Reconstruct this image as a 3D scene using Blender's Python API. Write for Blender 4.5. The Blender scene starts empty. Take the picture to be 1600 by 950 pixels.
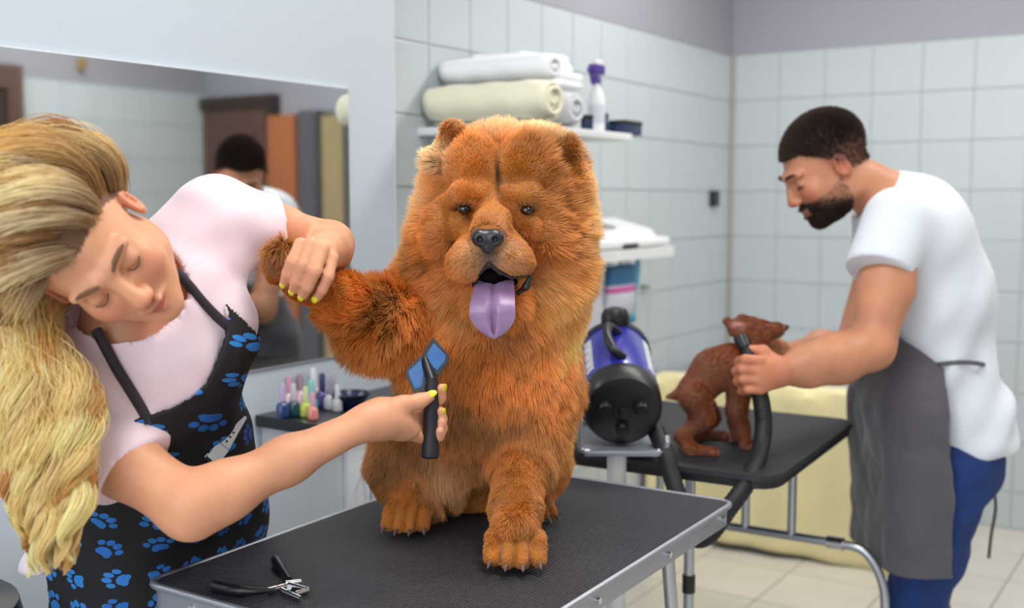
import bpy, bmesh, math, random, time
import numpy as np
from mathutils import Vector, Matrix
T0 = time.time()
random.seed(7)
S = bpy.context.scene
PI = math.pi

# ------------------------------------------------------------------ camera
FPX = 1727.0                       # focal length in pixels of the 1600 px wide frame
CAM_H = 1.32
PITCH = math.atan(165.0 / FPX)
cd = bpy.data.cameras.new('camera'); cam = bpy.data.objects.new('camera', cd)
S.collection.objects.link(cam); S.camera = cam
cd.sensor_width = 36.0; cd.lens = 36.0 * FPX / 1600.0
cam.location = (0, 0, CAM_H); cam.rotation_euler = (PI / 2 - PITCH, 0, 0)
cd.clip_start = 0.05; cd.clip_end = 60
cd.dof.use_dof = True; cd.dof.focus_distance = 1.76; cd.dof.aperture_fstop = 2.6

# ------------------------------------------------------------------ world, exposure
S.view_settings.view_transform = 'Standard'; S.view_settings.look = 'None'
S.view_settings.gamma = 1.0; S.view_settings.use_curve_mapping = False
S.view_settings.exposure = 0.0
wd = bpy.data.worlds.new('daylight'); S.world = wd; wd.use_nodes = True
wd.node_tree.nodes['Background'].inputs[0].default_value = (0.75, 0.87, 1.0, 1)
wd.node_tree.nodes['Background'].inputs[1].default_value = 1.0

# room frame: corner C, u runs along the left wall away from the camera, n points into the room
U = Vector((0.5518, 0.8340, 0)); NV = Vector((0.8340, -0.5518, 0)); CORNER = Vector((0.98, 5.0, 0))
ROTZ = math.atan2(NV.y, NV.x)
def W(a, b, z=0.0):                # a: from the far corner toward the camera, b: from the left wall
    return CORNER - U * a + NV * b + Vector((0, 0, z))
ROOM_A, ROOM_B, ROOM_H = 6.4, 3.55, 2.75

def area(name, loc, aim, sx, sy, power, col):
    l = bpy.data.lights.new(name, 'AREA'); l.shape = 'RECTANGLE'; l.size = sx; l.size_y = sy
    l.energy = power; l.color = col
    o = bpy.data.objects.new(name, l); S.collection.objects.link(o); o.location = loc
    o.rotation_mode = 'QUATERNION'
    o.rotation_quaternion = (Vector(aim) - Vector(loc)).to_track_quat('-Z', 'Y')
    return o
LAMPS = [(1.25, 0.95), (1.25, 2.5), (3.3, 1.35), (5.2, 1.5)]    # ceiling fixtures
LAMP_POWER = [22, 22, 24, 14]
for (a, b), pw in zip(LAMPS, LAMP_POWER):
    p = W(a, b, ROOM_H - 0.10)
    o = area('ceiling_lamp_light', p, p - Vector((0, 0, 1)), 1.15, 0.28, pw, (1.0, 0.97, 0.93))
    o.rotation_mode = 'XYZ'; o.rotation_euler = (0, 0, ROTZ)
WIN_A0, WIN_B0, WIN_B1, WIN_Z0, WIN_Z1 = ROOM_A, 0.5, 3.0, 0.9, 2.4    # daylight window behind the camera
p = W(ROOM_A - 0.02, 1.75, 1.65)
area('window_daylight', p, p + U + Vector((0, 0, -0.12)), 2.4, 1.45, 50, (0.86, 0.93, 1.0))

# ------------------------------------------------------------------ photograph <-> place
def rayd(px, py):
    x = (px - 800) / FPX; y = -(py - 475) / FPX
    c, s = math.cos(PITCH), math.sin(PITCH)
    return Vector((x, c + y * s, -s + y * c))
CAMP = Vector((0, 0, CAM_H))
def P(px, py, Y):
    d = rayd(px, py); return CAMP + d * (Y / d.y)
def PZ(px, py, z):
    d = rayd(px, py); return CAMP + d * ((z - CAM_H) / d.z)
def K(n, Y): return n * Y / FPX
def room(p):
    v = Vector(p) - CORNER; return (-v.dot(U), v.dot(NV), p[2])
def left_hit(px, py, b=0.0):
    d = rayd(px, py); b0 = room(CAMP)[1]; t = (b - b0) / d.dot(NV); return room(CAMP + d * t)
def right_hit(px, py, a=0.0):
    d = rayd(px, py); a0 = room(CAMP)[0]; t = (a0 - a) / d.dot(U); return room(CAMP + d * t)

# ------------------------------------------------------------------ materials
def lin(h):
    h = h.lstrip('#'); r = [int(h[i:i + 2], 16) / 255 for i in (0, 2, 4)]
    return tuple(c / 12.92 if c <= 0.04045 else ((c + 0.055) / 1.055) ** 2.4 for c in r) + (1,)
class NT:
    def __init__(s, name):
        s.m = bpy.data.materials.new(name); s.m.use_nodes = True
        s.t = s.m.node_tree; s.b = s.t.nodes['Principled BSDF']; s.out = s.t.nodes['Material Output']
    def n(s, typ, **kw):
        nd = s.t.nodes.new(typ)
        for k, v in kw.items(): setattr(nd, k, v)
        return nd
    def l(s, a, b): s.t.links.new(a, b)
    def math(s, op, a, b=None, c=None):
        nd = s.n('ShaderNodeMath', operation=op)
        for i, v in enumerate((a, b, c)):
            if v is None: continue
            if isinstance(v, (int, float)): nd.inputs[i].default_value = v
            else: s.l(v, nd.inputs[i])
        return nd.outputs[0]
    def mix(s, f, a, b):
        nd = s.n('ShaderNodeMix', data_type='RGBA')
        for sock, v in ((nd.inputs[0], f), (nd.inputs[6], a), (nd.inputs[7], b)):
            if isinstance(v, (int, float, tuple)): sock.default_value = v
            else: s.l(v, sock)
        return nd.outputs[2]
    def noise(s, scale, detail=3, coord='Object', vec=None, stretch=None):
        nd = s.n('ShaderNodeTexNoise'); nd.inputs['Scale'].default_value = scale; nd.inputs['Detail'].default_value = detail
        if vec is None: vec = s.n('ShaderNodeTexCoord').outputs[coord]
        if stretch:
            mp = s.n('ShaderNodeMapping'); mp.inputs['Scale'].default_value = stretch; s.l(vec, mp.inputs[0]); vec = mp.outputs[0]
        s.l(vec, nd.inputs['Vector']); return nd.outputs['Fac']
    def bump(s, h, strength=0.3, dist=0.01):
        nd = s.n('ShaderNodeBump'); nd.inputs['Strength'].default_value = strength; nd.inputs['Distance'].default_value = dist
        s.l(h, nd.inputs['Height']); s.l(nd.outputs[0], s.b.inputs['Normal'])
def mat(name, col, rough=0.5, metal=0.0, vary=0.06, scale=6, bump=0.0, bscale=60, spec=0.5, coat=0.0, sss=0.0, sheen=0.0, stretch=None, bdist=0.004):
    q = NT(name); c = lin(col) if isinstance(col, str) else tuple(col) + ((1,) if len(col) == 3 else ())
    q.b.inputs['Roughness'].default_value = rough; q.b.inputs['Metallic'].default_value = metal
    q.b.inputs['Specular IOR Level'].default_value = spec
    q.b.inputs['Coat Weight'].default_value = coat
    q.b.inputs['Sheen Weight'].default_value = sheen
    if sss:
        q.b.inputs['Subsurface Weight'].default_value = sss; q.b.inputs['Subsurface Scale'].default_value = 0.01
        q.b.inputs['Subsurface Radius'].default_value = (1, .35, .2)
    f = q.noise(scale, 4, stretch=stretch)
    d = tuple(max(0, x * (1 - vary * 1.6)) for x in c[:3]) + (1,); e = tuple(min(1, x * (1 + vary)) for x in c[:3]) + (1,)
    q.l(q.mix(f, d, e), q.b.inputs['Base Color'])
    if bump: q.bump(q.noise(bscale, 4, stretch=stretch), bump, bdist)
    return q.m
def attr_mat(name, attr='col', rough=0.5, sss=0.0, sheen=0.0, bump=0.0, bscale=80, spec=0.5, bdist=0.003, mul=1.0, stretch=None):
    q = NT(name); a = q.n('ShaderNodeAttribute', attribute_name=attr)
    f = q.noise(30, 4)
    q.l(q.mix(q.math('MULTIPLY', f, 0.22), a.outputs['Color'], (0.0, 0.0, 0.0, 1)), q.b.inputs['Base Color'])
    q.b.inputs['Roughness'].default_value = rough; q.b.inputs['Specular IOR Level'].default_value = spec
    q.b.inputs['Sheen Weight'].default_value = sheen
    if sss:
        q.b.inputs['Subsurface Weight'].default_value = sss; q.b.inputs['Subsurface Scale'].default_value = 0.008
        q.b.inputs['Subsurface Radius'].default_value = (1, .35, .2)
    if bump: q.bump(q.noise(bscale, 4, stretch=stretch), bump, bdist)
    return q.m

M = dict(
    tile=mat('white_glazed_tile', '#bfc7ca', 0.25, vary=0.03, scale=2.0, spec=0.5),
    grout=mat('grey_grout', '#adb3b5', 0.85, vary=0.12),
    wall_blue=mat('pale_blue_paint', '#c1ccd5', 0.6, vary=0.03, scale=1.5, bump=0.05, bscale=40),
    wall_grey=mat('lavender_grey_paint', '#9c9ca5', 0.65, vary=0.04, scale=2, bump=0.06, bscale=50),
    ceiling=mat('white_ceiling_paint', '#e6e6e6', 0.8),
    floor_tile=mat('beige_floor_tile', '#d3cdc2', 0.28, vary=0.08, scale=5),
    floor_grout=mat('brown_floor_grout', '#9c9184', 0.9),
    white=mat('white_plastic', '#e4e6e6', 0.35),
    steel=mat('brushed_steel', '#b9bcc2', 0.33, metal=1.0, vary=0.05, scale=30),
    chrome=mat('polished_metal', '#d8d8d8', 0.16, metal=1.0),
    alu=mat('aluminium_edge', '#aeb0b8', 0.42, metal=0.75, vary=0.06, scale=20),
    black=mat('black_plastic', '#17181b', 0.4, vary=0.15),
    black_rubber=mat('black_rubber', '#141519', 0.6, vary=0.2),
    blue_shell=mat('blue_violet_lacquer', '#2b2f9c', 0.22, vary=0.05, coat=0.5),
    counter=mat('black_counter_slab', '#1f2124', 0.3),
    cabinet=mat('light_grey_laminate', '#cfd2d6', 0.4),
    brown=mat('dark_brown_door', '#5b4238', 0.5, vary=0.2, scale=8, stretch=(1, 1, .15)),
    brown_dark=mat('espresso_frame', '#33251f', 0.5),
    orange_wood=mat('orange_brown_wood', '#a8643c', 0.5, vary=0.2, scale=10, stretch=(3, 3, .3)),
    locker=mat('dark_grey_metal', '#55555c', 0.5),
    curtain=mat('beige_curtain', '#b3a27c', 0.9, vary=0.15, scale=5, stretch=(6, 6, .3)),
    yellow_cloth=mat('pale_yellow_cloth', '#efe3ae', 0.9, vary=0.08, scale=9, sheen=0.3, bump=0.15, bscale=220),
    towel_cream=mat('cream_terry_towel', '#e6e1c6', 0.95, vary=0.08, sheen=0.5, bump=0.6, bscale=160),
    towel_white=mat('white_terry_towel', '#eceef0', 0.95, vary=0.05, sheen=0.5, bump=0.6, bscale=160),
    towel_grey=mat('pale_grey_terry_towel', '#d3d5da', 0.95, vary=0.06, sheen=0.5, bump=0.6, bscale=160),
    purple=mat('purple_plastic', '#4a2f86', 0.4),
    navy=mat('navy_plastic', '#1f3152', 0.4),
    teal=mat('teal_print_film', '#1f6f9e', 0.4, vary=0.2, scale=20),
    aqua=mat('aqua_ribbon', '#58aecb', 0.5),
    pink=mat('pink_plastic', '#c95aa0', 0.5),
    silver_blue=mat('pale_film', '#c8cbd6', 0.4),
)

# ------------------------------------------------------------------ objects
def props(o, label=None, cat=None, group=None, kind=None):
    if label: o['label'] = label
    if cat: o['category'] = cat
    if group: o['group'] = group
    if kind: o['kind'] = kind
    return o
def thing(name, label, cat, loc=(0, 0, 0), rotz=0, group=None):
    o = bpy.data.objects.new(name, None); S.collection.objects.link(o)
    o.location = loc; o.rotation_euler = (0, 0, rotz); o.empty_display_size = 0.05
    return props(o, label, cat, group)
def wmat(o):
    m = o.matrix_basis.copy()
    while o.parent: o = o.parent; m = o.matrix_basis @ m
    return m
def link(name, me, material, parent=None, local=False):
    """mesh in world coordinates (or in the parent's, local=True) -> object"""
    if parent is not None and not local: me.transform(wmat(parent).inverted())
    if material is not None and not me.materials: me.materials.append(material)
    o = bpy.data.objects.new(name, me); S.collection.objects.link(o)
    if parent is not None: o.parent = parent
    return o
class MB:
    """collects simple shapes into one bmesh; .build links it"""
    def __init__(s): s.bm = bmesh.new()
    def box(s, c, h, M3=None, bev=0.0):
        r = bmesh.ops.create_cube(s.bm, size=2.0); vs = r['verts']
        mm = Matrix.Translation(Vector(c)) @ ((M3.to_4x4() if M3 else Matrix.Identity(4))) @ Matrix.Diagonal((h[0], h[1], h[2], 1))
        bmesh.ops.transform(s.bm, matrix=mm, verts=vs)
        if bev:
            es = list({e for v in vs for e in v.link_edges})
            bmesh.ops.bevel(s.bm, geom=es, offset=bev, segments=2, affect='EDGES', profile=0.6)
        return s
    def cone(s, a, b, ra, rb, seg=20):
        a, b = Vector(a), Vector(b); d = b - a
        r = bmesh.ops.create_cone(s.bm, cap_ends=True, segments=seg, radius1=ra, radius2=rb, depth=d.length)
        q = d.to_track_quat('Z', 'Y').to_matrix().to_4x4()
        bmesh.ops.transform(s.bm, matrix=Matrix.Translation((a + b) / 2) @ q, verts=r['verts']); return s
    def cyl(s, a, b, r, seg=20): return s.cone(a, b, r, r, seg)
    def ball(s, c, r, seg=16, M3=None):
        rr = (r, r, r) if isinstance(r, (int, float)) else r
        q = bmesh.ops.create_uvsphere(s.bm, u_segments=seg, v_segments=max(6, seg // 2), radius=1.0)
        bmesh.ops.transform(s.bm, matrix=Matrix.Translation(Vector(c)) @ (M3.to_4x4() if M3 else Matrix.Identity(4)) @ Matrix.Diagonal((*rr, 1)), verts=q['verts']); return s
    def tube(s, pts, r, seg=12, closed=False, scale=None):
        pts = [Vector(p) for p in pts]; n = len(pts); rs = r if isinstance(r, (list, tuple)) else [r] * n
        rings = []; up = Vector((0.123, 0.21, 0.97)).normalized(); prev = None
        for i, p in enumerate(pts):
            t = (pts[(i + 1) % n] - pts[i - 1]) if closed else (pts[min(i + 1, n - 1)] - pts[max(i - 1, 0)])
            t.normalize()
            x = (prev - t * prev.dot(t)) if prev is not None else up.cross(t)
            if x.length < 1e-4: x = Vector((1, 0, 0)).cross(t)
            x.normalize(); prev = x; y = t.cross(x)
            rings.append([s.bm.verts.new(p + (x * math.cos(2 * PI * k / seg) + y * math.sin(2 * PI * k / seg)) * rs[i]) for k in range(seg)])
        for i in range(n if closed else n - 1):
            A, B = rings[i], rings[(i + 1) % n]
            for k in range(seg): s.bm.faces.new((A[k], A[(k + 1) % seg], B[(k + 1) % seg], B[k]))
        if not closed:
            s.bm.faces.new(rings[0][::-1]); s.bm.faces.new(rings[-1])
        return s
    def lathe(s, prof, c=(0, 0, 0), M3=None, seg=28):
        rings = []; m = M3 or Matrix.Identity(3); c = Vector(c)
        for (r, z) in prof:
            rings.append([s.bm.verts.new(c + m @ Vector((r * math.cos(2 * PI * k / seg), r * math.sin(2 * PI * k / seg), z))) for k in range(seg)])
        for A, B in zip(rings, rings[1:]):
            for k in range(seg): s.bm.faces.new((A[k], A[(k + 1) % seg], B[(k + 1) % seg], B[k]))
        s.bm.faces.new(rings[0][::-1]); s.bm.faces.new(rings[-1]); return s
    def prism(s, poly, z0, z1):
        """extrude a polygon of 2D points between z0 and z1 (local xy)"""
        A = [s.bm.verts.new((x, y, z0)) for x, y in poly]; B = [s.bm.verts.new((x, y, z1)) for x, y in poly]
        s.bm.faces.new(A[::-1]); s.bm.faces.new(B); n = len(poly)
        for k in range(n): s.bm.faces.new((A[k], A[(k + 1) % n], B[(k + 1) % n], B[k]))
        return s
    def xf(s, m): bmesh.ops.transform(s.bm, matrix=m, verts=s.bm.verts[:]); return s
    def build(s, name, material, parent=None, smooth=True, local=False):
        bmesh.ops.recalc_face_normals(s.bm, faces=s.bm.faces[:])
        me = bpy.data.meshes.new(name); s.bm.to_mesh(me); s.bm.free()
        if smooth:
            me.polygons.foreach_set('use_smooth', [True] * len(me.polygons))
            try: me.set_sharp_from_angle(angle=math.radians(38))
            except Exception: pass
        return link(name, me, material, parent, local)
def shape(*a, **k): return MB()
RM = Matrix.Rotation(ROTZ, 3, 'Z')   # local x = into the room (n), local y = along the wall away (u)
def smooth_path(pts, n=8):
    """Catmull-Rom through the points"""
    P_ = [Vector(p) for p in pts]; P_ = [P_[0] * 2 - P_[1]] + P_ + [P_[-1] * 2 - P_[-2]]; out = []
    for i in range(1, len(P_) - 2):
        a, b, c, d = P_[i - 1], P_[i], P_[i + 1], P_[i + 2]
        for k in range(n):
            t = k / n
            out.append(0.5 * ((2 * b) + (c - a) * t + (2 * a - 5 * b + 4 * c - d) * t * t + (3 * b - a - 3 * c + d) * t ** 3))
    out.append(P_[-2]); return out
def round_poly(pts, r, seg=5):
    out = []; n = len(pts)
    for i in range(n):
        p = Vector(pts[i]); a = (Vector(pts[i - 1]) - p); b = (Vector(pts[(i + 1) % n]) - p)
        a.normalize(); b.normalize(); p0 = p + a * r; p1 = p + b * r
        for k in range(seg + 1):
            t = k / seg; out.append(tuple((p0 * (1 - t) ** 2 + p * 2 * t * (1 - t) + p1 * t * t)[:2]))
    return out

# ------------------------------------------------------------------ signed-distance modelling (numpy)
def V3(p): return np.array(p[:3], dtype=np.float64)
class Sh:
    """smooth union / subtraction of round cones, ellipsoids and boxes"""
    def __init__(s, k=0.02): s.p = []; s.k = k
    def cap(s, a, b, ra, rb=None, k=None, sub=False):
        s.p.append(('c', V3(a), V3(b), ra, ra if rb is None else rb, s.k if k is None else k, sub)); return s
    def chain(s, pts, rs, k=None, sub=False):
        for i in range(len(pts) - 1): s.cap(pts[i], pts[i + 1], rs[i], rs[i + 1], k, sub)
        return s
    def ell(s, c, r, R=None, k=None, sub=False):
        if isinstance(r, (int, float)): r = (r, r, r)
        s.p.append(('e', V3(c), np.array(r, float), None if R is None else np.array(R, float), 0, s.k if k is None else k, sub)); return s
    def box(s, c, h, R=None, rd=0.01, k=None, sub=False):
        s.p.append(('b', V3(c), np.array(h, float), None if R is None else np.array(R, float), rd, s.k if k is None else k, sub)); return s
    def d1(s, q, X):
        if q[0] == 'c':
            a, b, ra, rb = q[1], q[2], q[3], q[4]; ba = b - a; L2 = max(ba @ ba, 1e-12)
            h = np.clip(((X - a) @ ba) / L2, 0, 1)
            Y = X - a - h[..., None] * ba
            return np.sqrt((Y * Y).sum(-1)) - (ra + (rb - ra) * h)
        Y = X - q[1]
        if q[3] is not None: Y = Y @ q[3]
        if q[0] == 'e':
            r = q[2]; k0 = np.sqrt(((Y / r) ** 2).sum(-1)); k1 = np.sqrt(((Y / (r * r)) ** 2).sum(-1))
            return np.where(k0 < 1e-3, -r.min(), k0 * (k0 - 1) / np.maximum(k1, 1e-9))
        Z = np.abs(Y) - (q[2] - q[4])
        return np.sqrt((np.maximum(Z, 0) ** 2).sum(-1)) + np.minimum(Z.max(-1), 0) - q[4]
    def __call__(s, X):             # X: [blocks, m, 3]
        c = X.mean(1); rb = np.sqrt(((X - c[:, None]) ** 2).sum(-1)).max() if X.shape[1] > 1 else 0.0
        D = np.stack([s.d1(q, c) for q in s.p]); un = np.array([not q[6] for q in s.p])
        dmin = D[un].min(0); out = np.full(X.shape[:2], 1e3)
        for i, q in enumerate(s.p):
            k = q[5]
            if q[6]:
                m = D[i] < rb * 1.3 + k + 0.02
                if not m.any(): continue
                d = -s.d1(q, X[m]); o = out[m]; h = np.maximum(k - np.abs(o - d), 0)
                out[m] = np.maximum(o, d) + h * h / (4 * k)
            else:
                m = D[i] < dmin + 2.4 * rb + max(k, s.k) + 0.015
                d = s.d1(q, X[m]); o = out[m]; h = np.maximum(k - np.abs(o - d), 0)
                out[m] = np.minimum(o, d) - h * h / (4 * k)
        return out
def half(c, nrm):                    # half space, negative on the side nrm points away from
    c = V3(c); nrm = V3(nrm); nrm = nrm / np.linalg.norm(nrm)
    return lambda X: (X - c) @ nrm
def inter(*f): return lambda X: np.maximum.reduce([g(X) for g in f])
def diff(f, g): return lambda X: np.maximum(f(X), -g(X))
def grow(f, r): return lambda X: f(X) - r
def surf(f, lo, hi, h):
    """sparse surface nets -> (verts, quads)"""
    B = 8; lo = V3(lo); hi = V3(hi); n = np.ceil((hi - lo) / (B * h)).astype(int)
    g = np.stack(np.meshgrid(*[np.arange(k) for k in n], indexing='ij'), -1).reshape(-1, 3)
    c = lo + (g + 0.5) * B * h
    d = f(c[:, None, :])[:, 0]; act = g[np.abs(d) < B * h * 1.35]
    I = np.arange(B + 1); off = np.stack(np.meshgrid(I, I, I, indexing='ij'), -1).reshape(-1, 3)
    vals = np.empty((len(act), (B + 1) ** 3), np.float32)
    for i in range(0, len(act), 400):
        a = act[i:i + 400]; X = lo + ((a * B)[:, None, :] + off[None]) * h
        vals[i:i + 400] = f(X)
    F = vals.reshape(-1, B + 1, B + 1, B + 1)
    cor = [(0, 0, 0), (1, 0, 0), (0, 1, 0), (1, 1, 0), (0, 0, 1), (1, 0, 1), (0, 1, 1), (1, 1, 1)]
    V = np.stack([F[:, x:B + x, y:B + y, z:B + z] for x, y, z in cor], -1)
    sgn = V < 0; mix = sgn.any(-1) & ~sgn.all(-1)
    bi, x, y, z = np.nonzero(mix); v = V[bi, x, y, z].astype(np.float64); sg = sgn[bi, x, y, z]
    cell = act[bi] * B + np.stack([x, y, z], -1)
    acc = np.zeros((len(v), 3)); cnt = np.zeros(len(v)); ca = np.array(cor, float)
    for i in range(8):
        for j in range(i + 1, 8):
            if np.abs(ca[i] - ca[j]).sum() != 1: continue
            m = sg[:, i] != sg[:, j]; t = v[m, i] / (v[m, i] - v[m, j])
            acc[m] += ca[i] + (ca[j] - ca[i]) * t[:, None]; cnt[m] += 1
    pos = lo + (cell + acc / cnt[:, None]) * h
    N = (n * B + 4).astype(np.int64)
    key = lambda q: (q[:, 0].astype(np.int64) * N[1] + q[:, 1]) * N[2] + q[:, 2]
    kk = key(cell); order = np.argsort(kk); sk = kk[order]
    def find(q):
        w = key(q); i = np.clip(np.searchsorted(sk, w), 0, len(sk) - 1); return np.where(sk[i] == w, order[i], -1)
    quads = []
    for ax, ci in ((0, 1), (1, 2), (2, 4)):
        m = sg[:, 0] != sg[:, ci]; q = cell[m]; s0 = sg[m, 0]
        e1 = np.zeros(3, int); e2 = np.zeros(3, int); e1[(ax + 1) % 3] = 1; e2[(ax + 2) % 3] = 1
        a, b, c_, d_ = find(q), find(q - e1), find(q - e1 - e2), find(q - e2)
        ok = (a >= 0) & (b >= 0) & (c_ >= 0) & (d_ >= 0)
        Q = np.stack([a, b, c_, d_], -1)[ok]; fl = ~s0[ok]; Q[fl] = Q[fl][:, ::-1]; quads.append(Q)
    return pos, np.concatenate(quads)
def np_mesh(name, pos, quads, cols=None, extra=None):
    me = bpy.data.meshes.new(name); nv, nq = len(pos), len(quads)
    me.vertices.add(nv); me.vertices.foreach_set('co', np.asarray(pos, np.float32).ravel())
    me.loops.add(nq * 4); me.loops.foreach_set('vertex_index', quads.astype(np.int32).ravel())
    me.polygons.add(nq); me.polygons.foreach_set('loop_start', np.arange(0, nq * 4, 4, dtype=np.int32))
    me.polygons.foreach_set('use_smooth', np.ones(nq, bool))
    me.update(calc_edges=True); me.validate()
    if cols is not None:
        at = me.attributes.new('col', 'FLOAT_COLOR', 'POINT')
        at.data.foreach_set('color', np.concatenate([cols, np.ones((nv, 1))], 1).astype(np.float32).ravel())
    for k, v in (extra or {}).items():
        at = me.attributes.new(k, 'FLOAT_VECTOR', 'POINT'); at.data.foreach_set('vector', np.asarray(v, np.float32).ravel())
    return me
def normals(pos, quads):
    a, b, c, d = (pos[quads[:, i]] for i in range(4)); fn = np.cross(c - a, d - b); N_ = np.zeros_like(pos)
    for i in range(4): np.add.at(N_, quads[:, i], fn)
    return N_ / np.maximum(np.linalg.norm(N_, axis=1, keepdims=True), 1e-12)
def sbuild(name, f, lo, hi, h, material, parent=None, colf=None, disp=None, extraf=None, smooth=1):
    pos, q = surf(f, lo, hi, h)
    for _ in range(smooth):         # light Laplacian to take the grid out
        s_ = np.zeros_like(pos); c_ = np.zeros(len(pos))
        for i in range(4):
            np.add.at(s_, q[:, i], pos[q[:, (i + 1) % 4]]); np.add.at(c_, q[:, i], 1)
        pos = pos * 0.5 + 0.5 * s_ / np.maximum(c_, 1)[:, None]
    if disp is not None:
        pos = pos + normals(pos, q) * disp(pos)[:, None]
    me = np_mesh(name, pos, q, colf(pos) if colf else None, {k: g(pos) for k, g in (extraf or {}).items()})
    return link(name, me, material, parent)
def vnoise(p, s, seed=0):
    """cheap smooth 3D noise in numpy, about -1..1"""
    r = np.random.RandomState(seed); o = np.zeros(len(p))
    for i in range(7):
        d = r.normal(size=3); d /= np.linalg.norm(d); o += np.sin((p @ d) * s * (0.7 + r.rand() * 0.9) + r.rand() * 6.28 + 1.3 * np.sin((p @ np.roll(d, 1)) * s * 0.8 + i))
    return o / 3.2
def blend(pos, base, patches):
    """patches: (centre, radius, colour, strength)"""
    c = np.tile(np.array(base[:3], float), (len(pos), 1))
    for (q, r, col, s) in patches:
        r = np.array(r if isinstance(r, (tuple, list)) else (r, r, r), float)
        d = np.sqrt((((pos - V3(q)) / r) ** 2).sum(1)); w = np.clip(1.25 - d, 0, 1); w = s * w * w * (3 - 2 * w)
        c = c * (1 - w[:, None]) + np.array(col[:3]) * w[:, None]
    return c
def hair_curves(name, pts, rad, material, parent, cols=None, label=None):
    """pts [n, m, 3] world -> one Curves object"""
    n, m, _ = pts.shape
    inv = np.array(wmat(parent).inverted()); pl = pts.reshape(-1, 3) @ inv[:3, :3].T + inv[:3, 3]
    hc = bpy.data.hair_curves.new(name); hc.add_curves([m] * n)
    hc.attributes['position'].data.foreach_set('vector', pl.astype(np.float32).ravel())
    ra = hc.attributes.get('radius') or hc.attributes.new('radius', 'FLOAT', 'POINT')
    ra.data.foreach_set('value', np.asarray(rad, np.float32).ravel())
    if cols is not None:
        at = hc.attributes.new('col', 'FLOAT_COLOR', 'POINT')
        at.data.foreach_set('color', np.concatenate([cols.reshape(-1, 3), np.ones((n * m, 1))], 1).astype(np.float32).ravel())
    hc.materials.append(material)
    o = bpy.data.objects.new(name, hc); S.collection.objects.link(o); o.parent = parent; o['kind'] = 'stuff'
    return o
S.cycles_curves.shape = 'RIBBONS'
def hair_mat(name, rough=0.45, spec=0.35, trans=0.35, gain=1.0):
    q = NT(name); a = q.n('ShaderNodeAttribute', attribute_name='col')
    df = q.n('ShaderNodeBsdfDiffuse'); tr = q.n('ShaderNodeBsdfTranslucent'); gl = q.n('ShaderNodeBsdfAnisotropic' if False else 'ShaderNodeBsdfGlossy')
    gl.inputs['Roughness'].default_value = rough; gl.inputs['Color'].default_value = (1, 1, 1, 1)
    q.l(a.outputs['Color'], df.inputs['Color']); q.l(a.outputs['Color'], tr.inputs['Color'])
    m1 = q.n('ShaderNodeMixShader'); m1.inputs[0].default_value = trans; q.l(df.outputs[0], m1.inputs[1]); q.l(tr.outputs[0], m1.inputs[2])
    m2 = q.n('ShaderNodeMixShader'); m2.inputs[0].default_value = spec * 0.12; q.l(m1.outputs[0], m2.inputs[1]); q.l(gl.outputs[0], m2.inputs[2])
    q.l(m2.outputs[0], q.out.inputs['Surface']); return q.m
def sample_surface(me_pos, quads, n, rng, weight=None):
    a, b, c, d = (me_pos[quads[:, i]] for i in range(4))
    ar = 0.5 * np.linalg.norm(np.cross(c - a, d - b), axis=1)
    if weight is not None: ar = ar * weight((a + c) / 2)
    idx = rng.choice(len(quads), n, p=ar / ar.sum()); u, v = rng.rand(n, 1), rng.rand(n, 1)
    return a[idx] * (1 - u) * (1 - v) + b[idx] * u * (1 - v) + c[idx] * u * v + d[idx] * (1 - u) * v, idx
# ================================================================== THE SETTING
def struct(name, mb, m, smooth=False): return props(mb.build(name, m, smooth=smooth), kind='structure')
def rbox(mb, a0, a1, b0, b1, z0, z1, bev=0):
    mb.box(W((a0 + a1) / 2, (b0 + b1) / 2, (z0 + z1) / 2), (abs(b1 - b0) / 2, abs(a1 - a0) / 2, (z1 - z0) / 2), RM, bev); return mb
TILE_TOP = 1.951; TS = 0.2
STEP_A = left_hit(617, 350, 0.05)[0]                 # where the tiled wall gives way to the painted one
mir = [left_hit(547, 138, 0.058), left_hit(549, 553, 0.058)]
MA0 = (mir[0][0] + mir[1][0]) / 2                    # far edge of the mirror
MZ1, MZ0 = mir[0][2], mir[1][2]
MA1 = 4.25
floor_ = struct('floor', rbox(MB(), -0.1, ROOM_A + 0.1, -0.1, ROOM_B + 0.1, -0.08, -0.004), M['floor_grout'])
struct('ceiling', rbox(MB(), -0.1, ROOM_A + 0.1, -0.1, ROOM_B + 0.1, ROOM_H, ROOM_H + 0.08), M['ceiling'])
wall_left = struct('wall_left', rbox(rbox(MB(), -0.1, STEP_A, -0.12, -0.006, 0, TILE_TOP), -0.1, STEP_A, -0.12, 0.0, TILE_TOP, ROOM_H), M['wall_grey'])
wall_right = struct('wall_far', rbox(MB(), -0.12, -0.006, 0.0, ROOM_B + 0.1, 0, ROOM_H), M['wall_grey'])
wall_opp = struct('wall_right', rbox(MB(), -0.1, ROOM_A + 0.1, ROOM_B + 0.006, ROOM_B + 0.12, 0, ROOM_H), M['wall_grey'])
struct('wall_mirror_side', rbox(MB(), STEP_A, ROOM_A + 0.1, -0.12, 0.05, 0, ROOM_H), M['wall_blue'])
bk = rbox(MB(), ROOM_A, ROOM_A + 0.12, 0, ROOM_B, 0, WIN_Z0); rbox(bk, ROOM_A, ROOM_A + 0.12, 0, ROOM_B, WIN_Z1, ROOM_H)
rbox(bk, ROOM_A, ROOM_A + 0.12, 0, WIN_B0, WIN_Z0, WIN_Z1); rbox(bk, ROOM_A, ROOM_A + 0.12, WIN_B1, ROOM_B, WIN_Z0, WIN_Z1)
struct('wall_back', bk, M['wall_blue'])
wf = MB()
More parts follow.
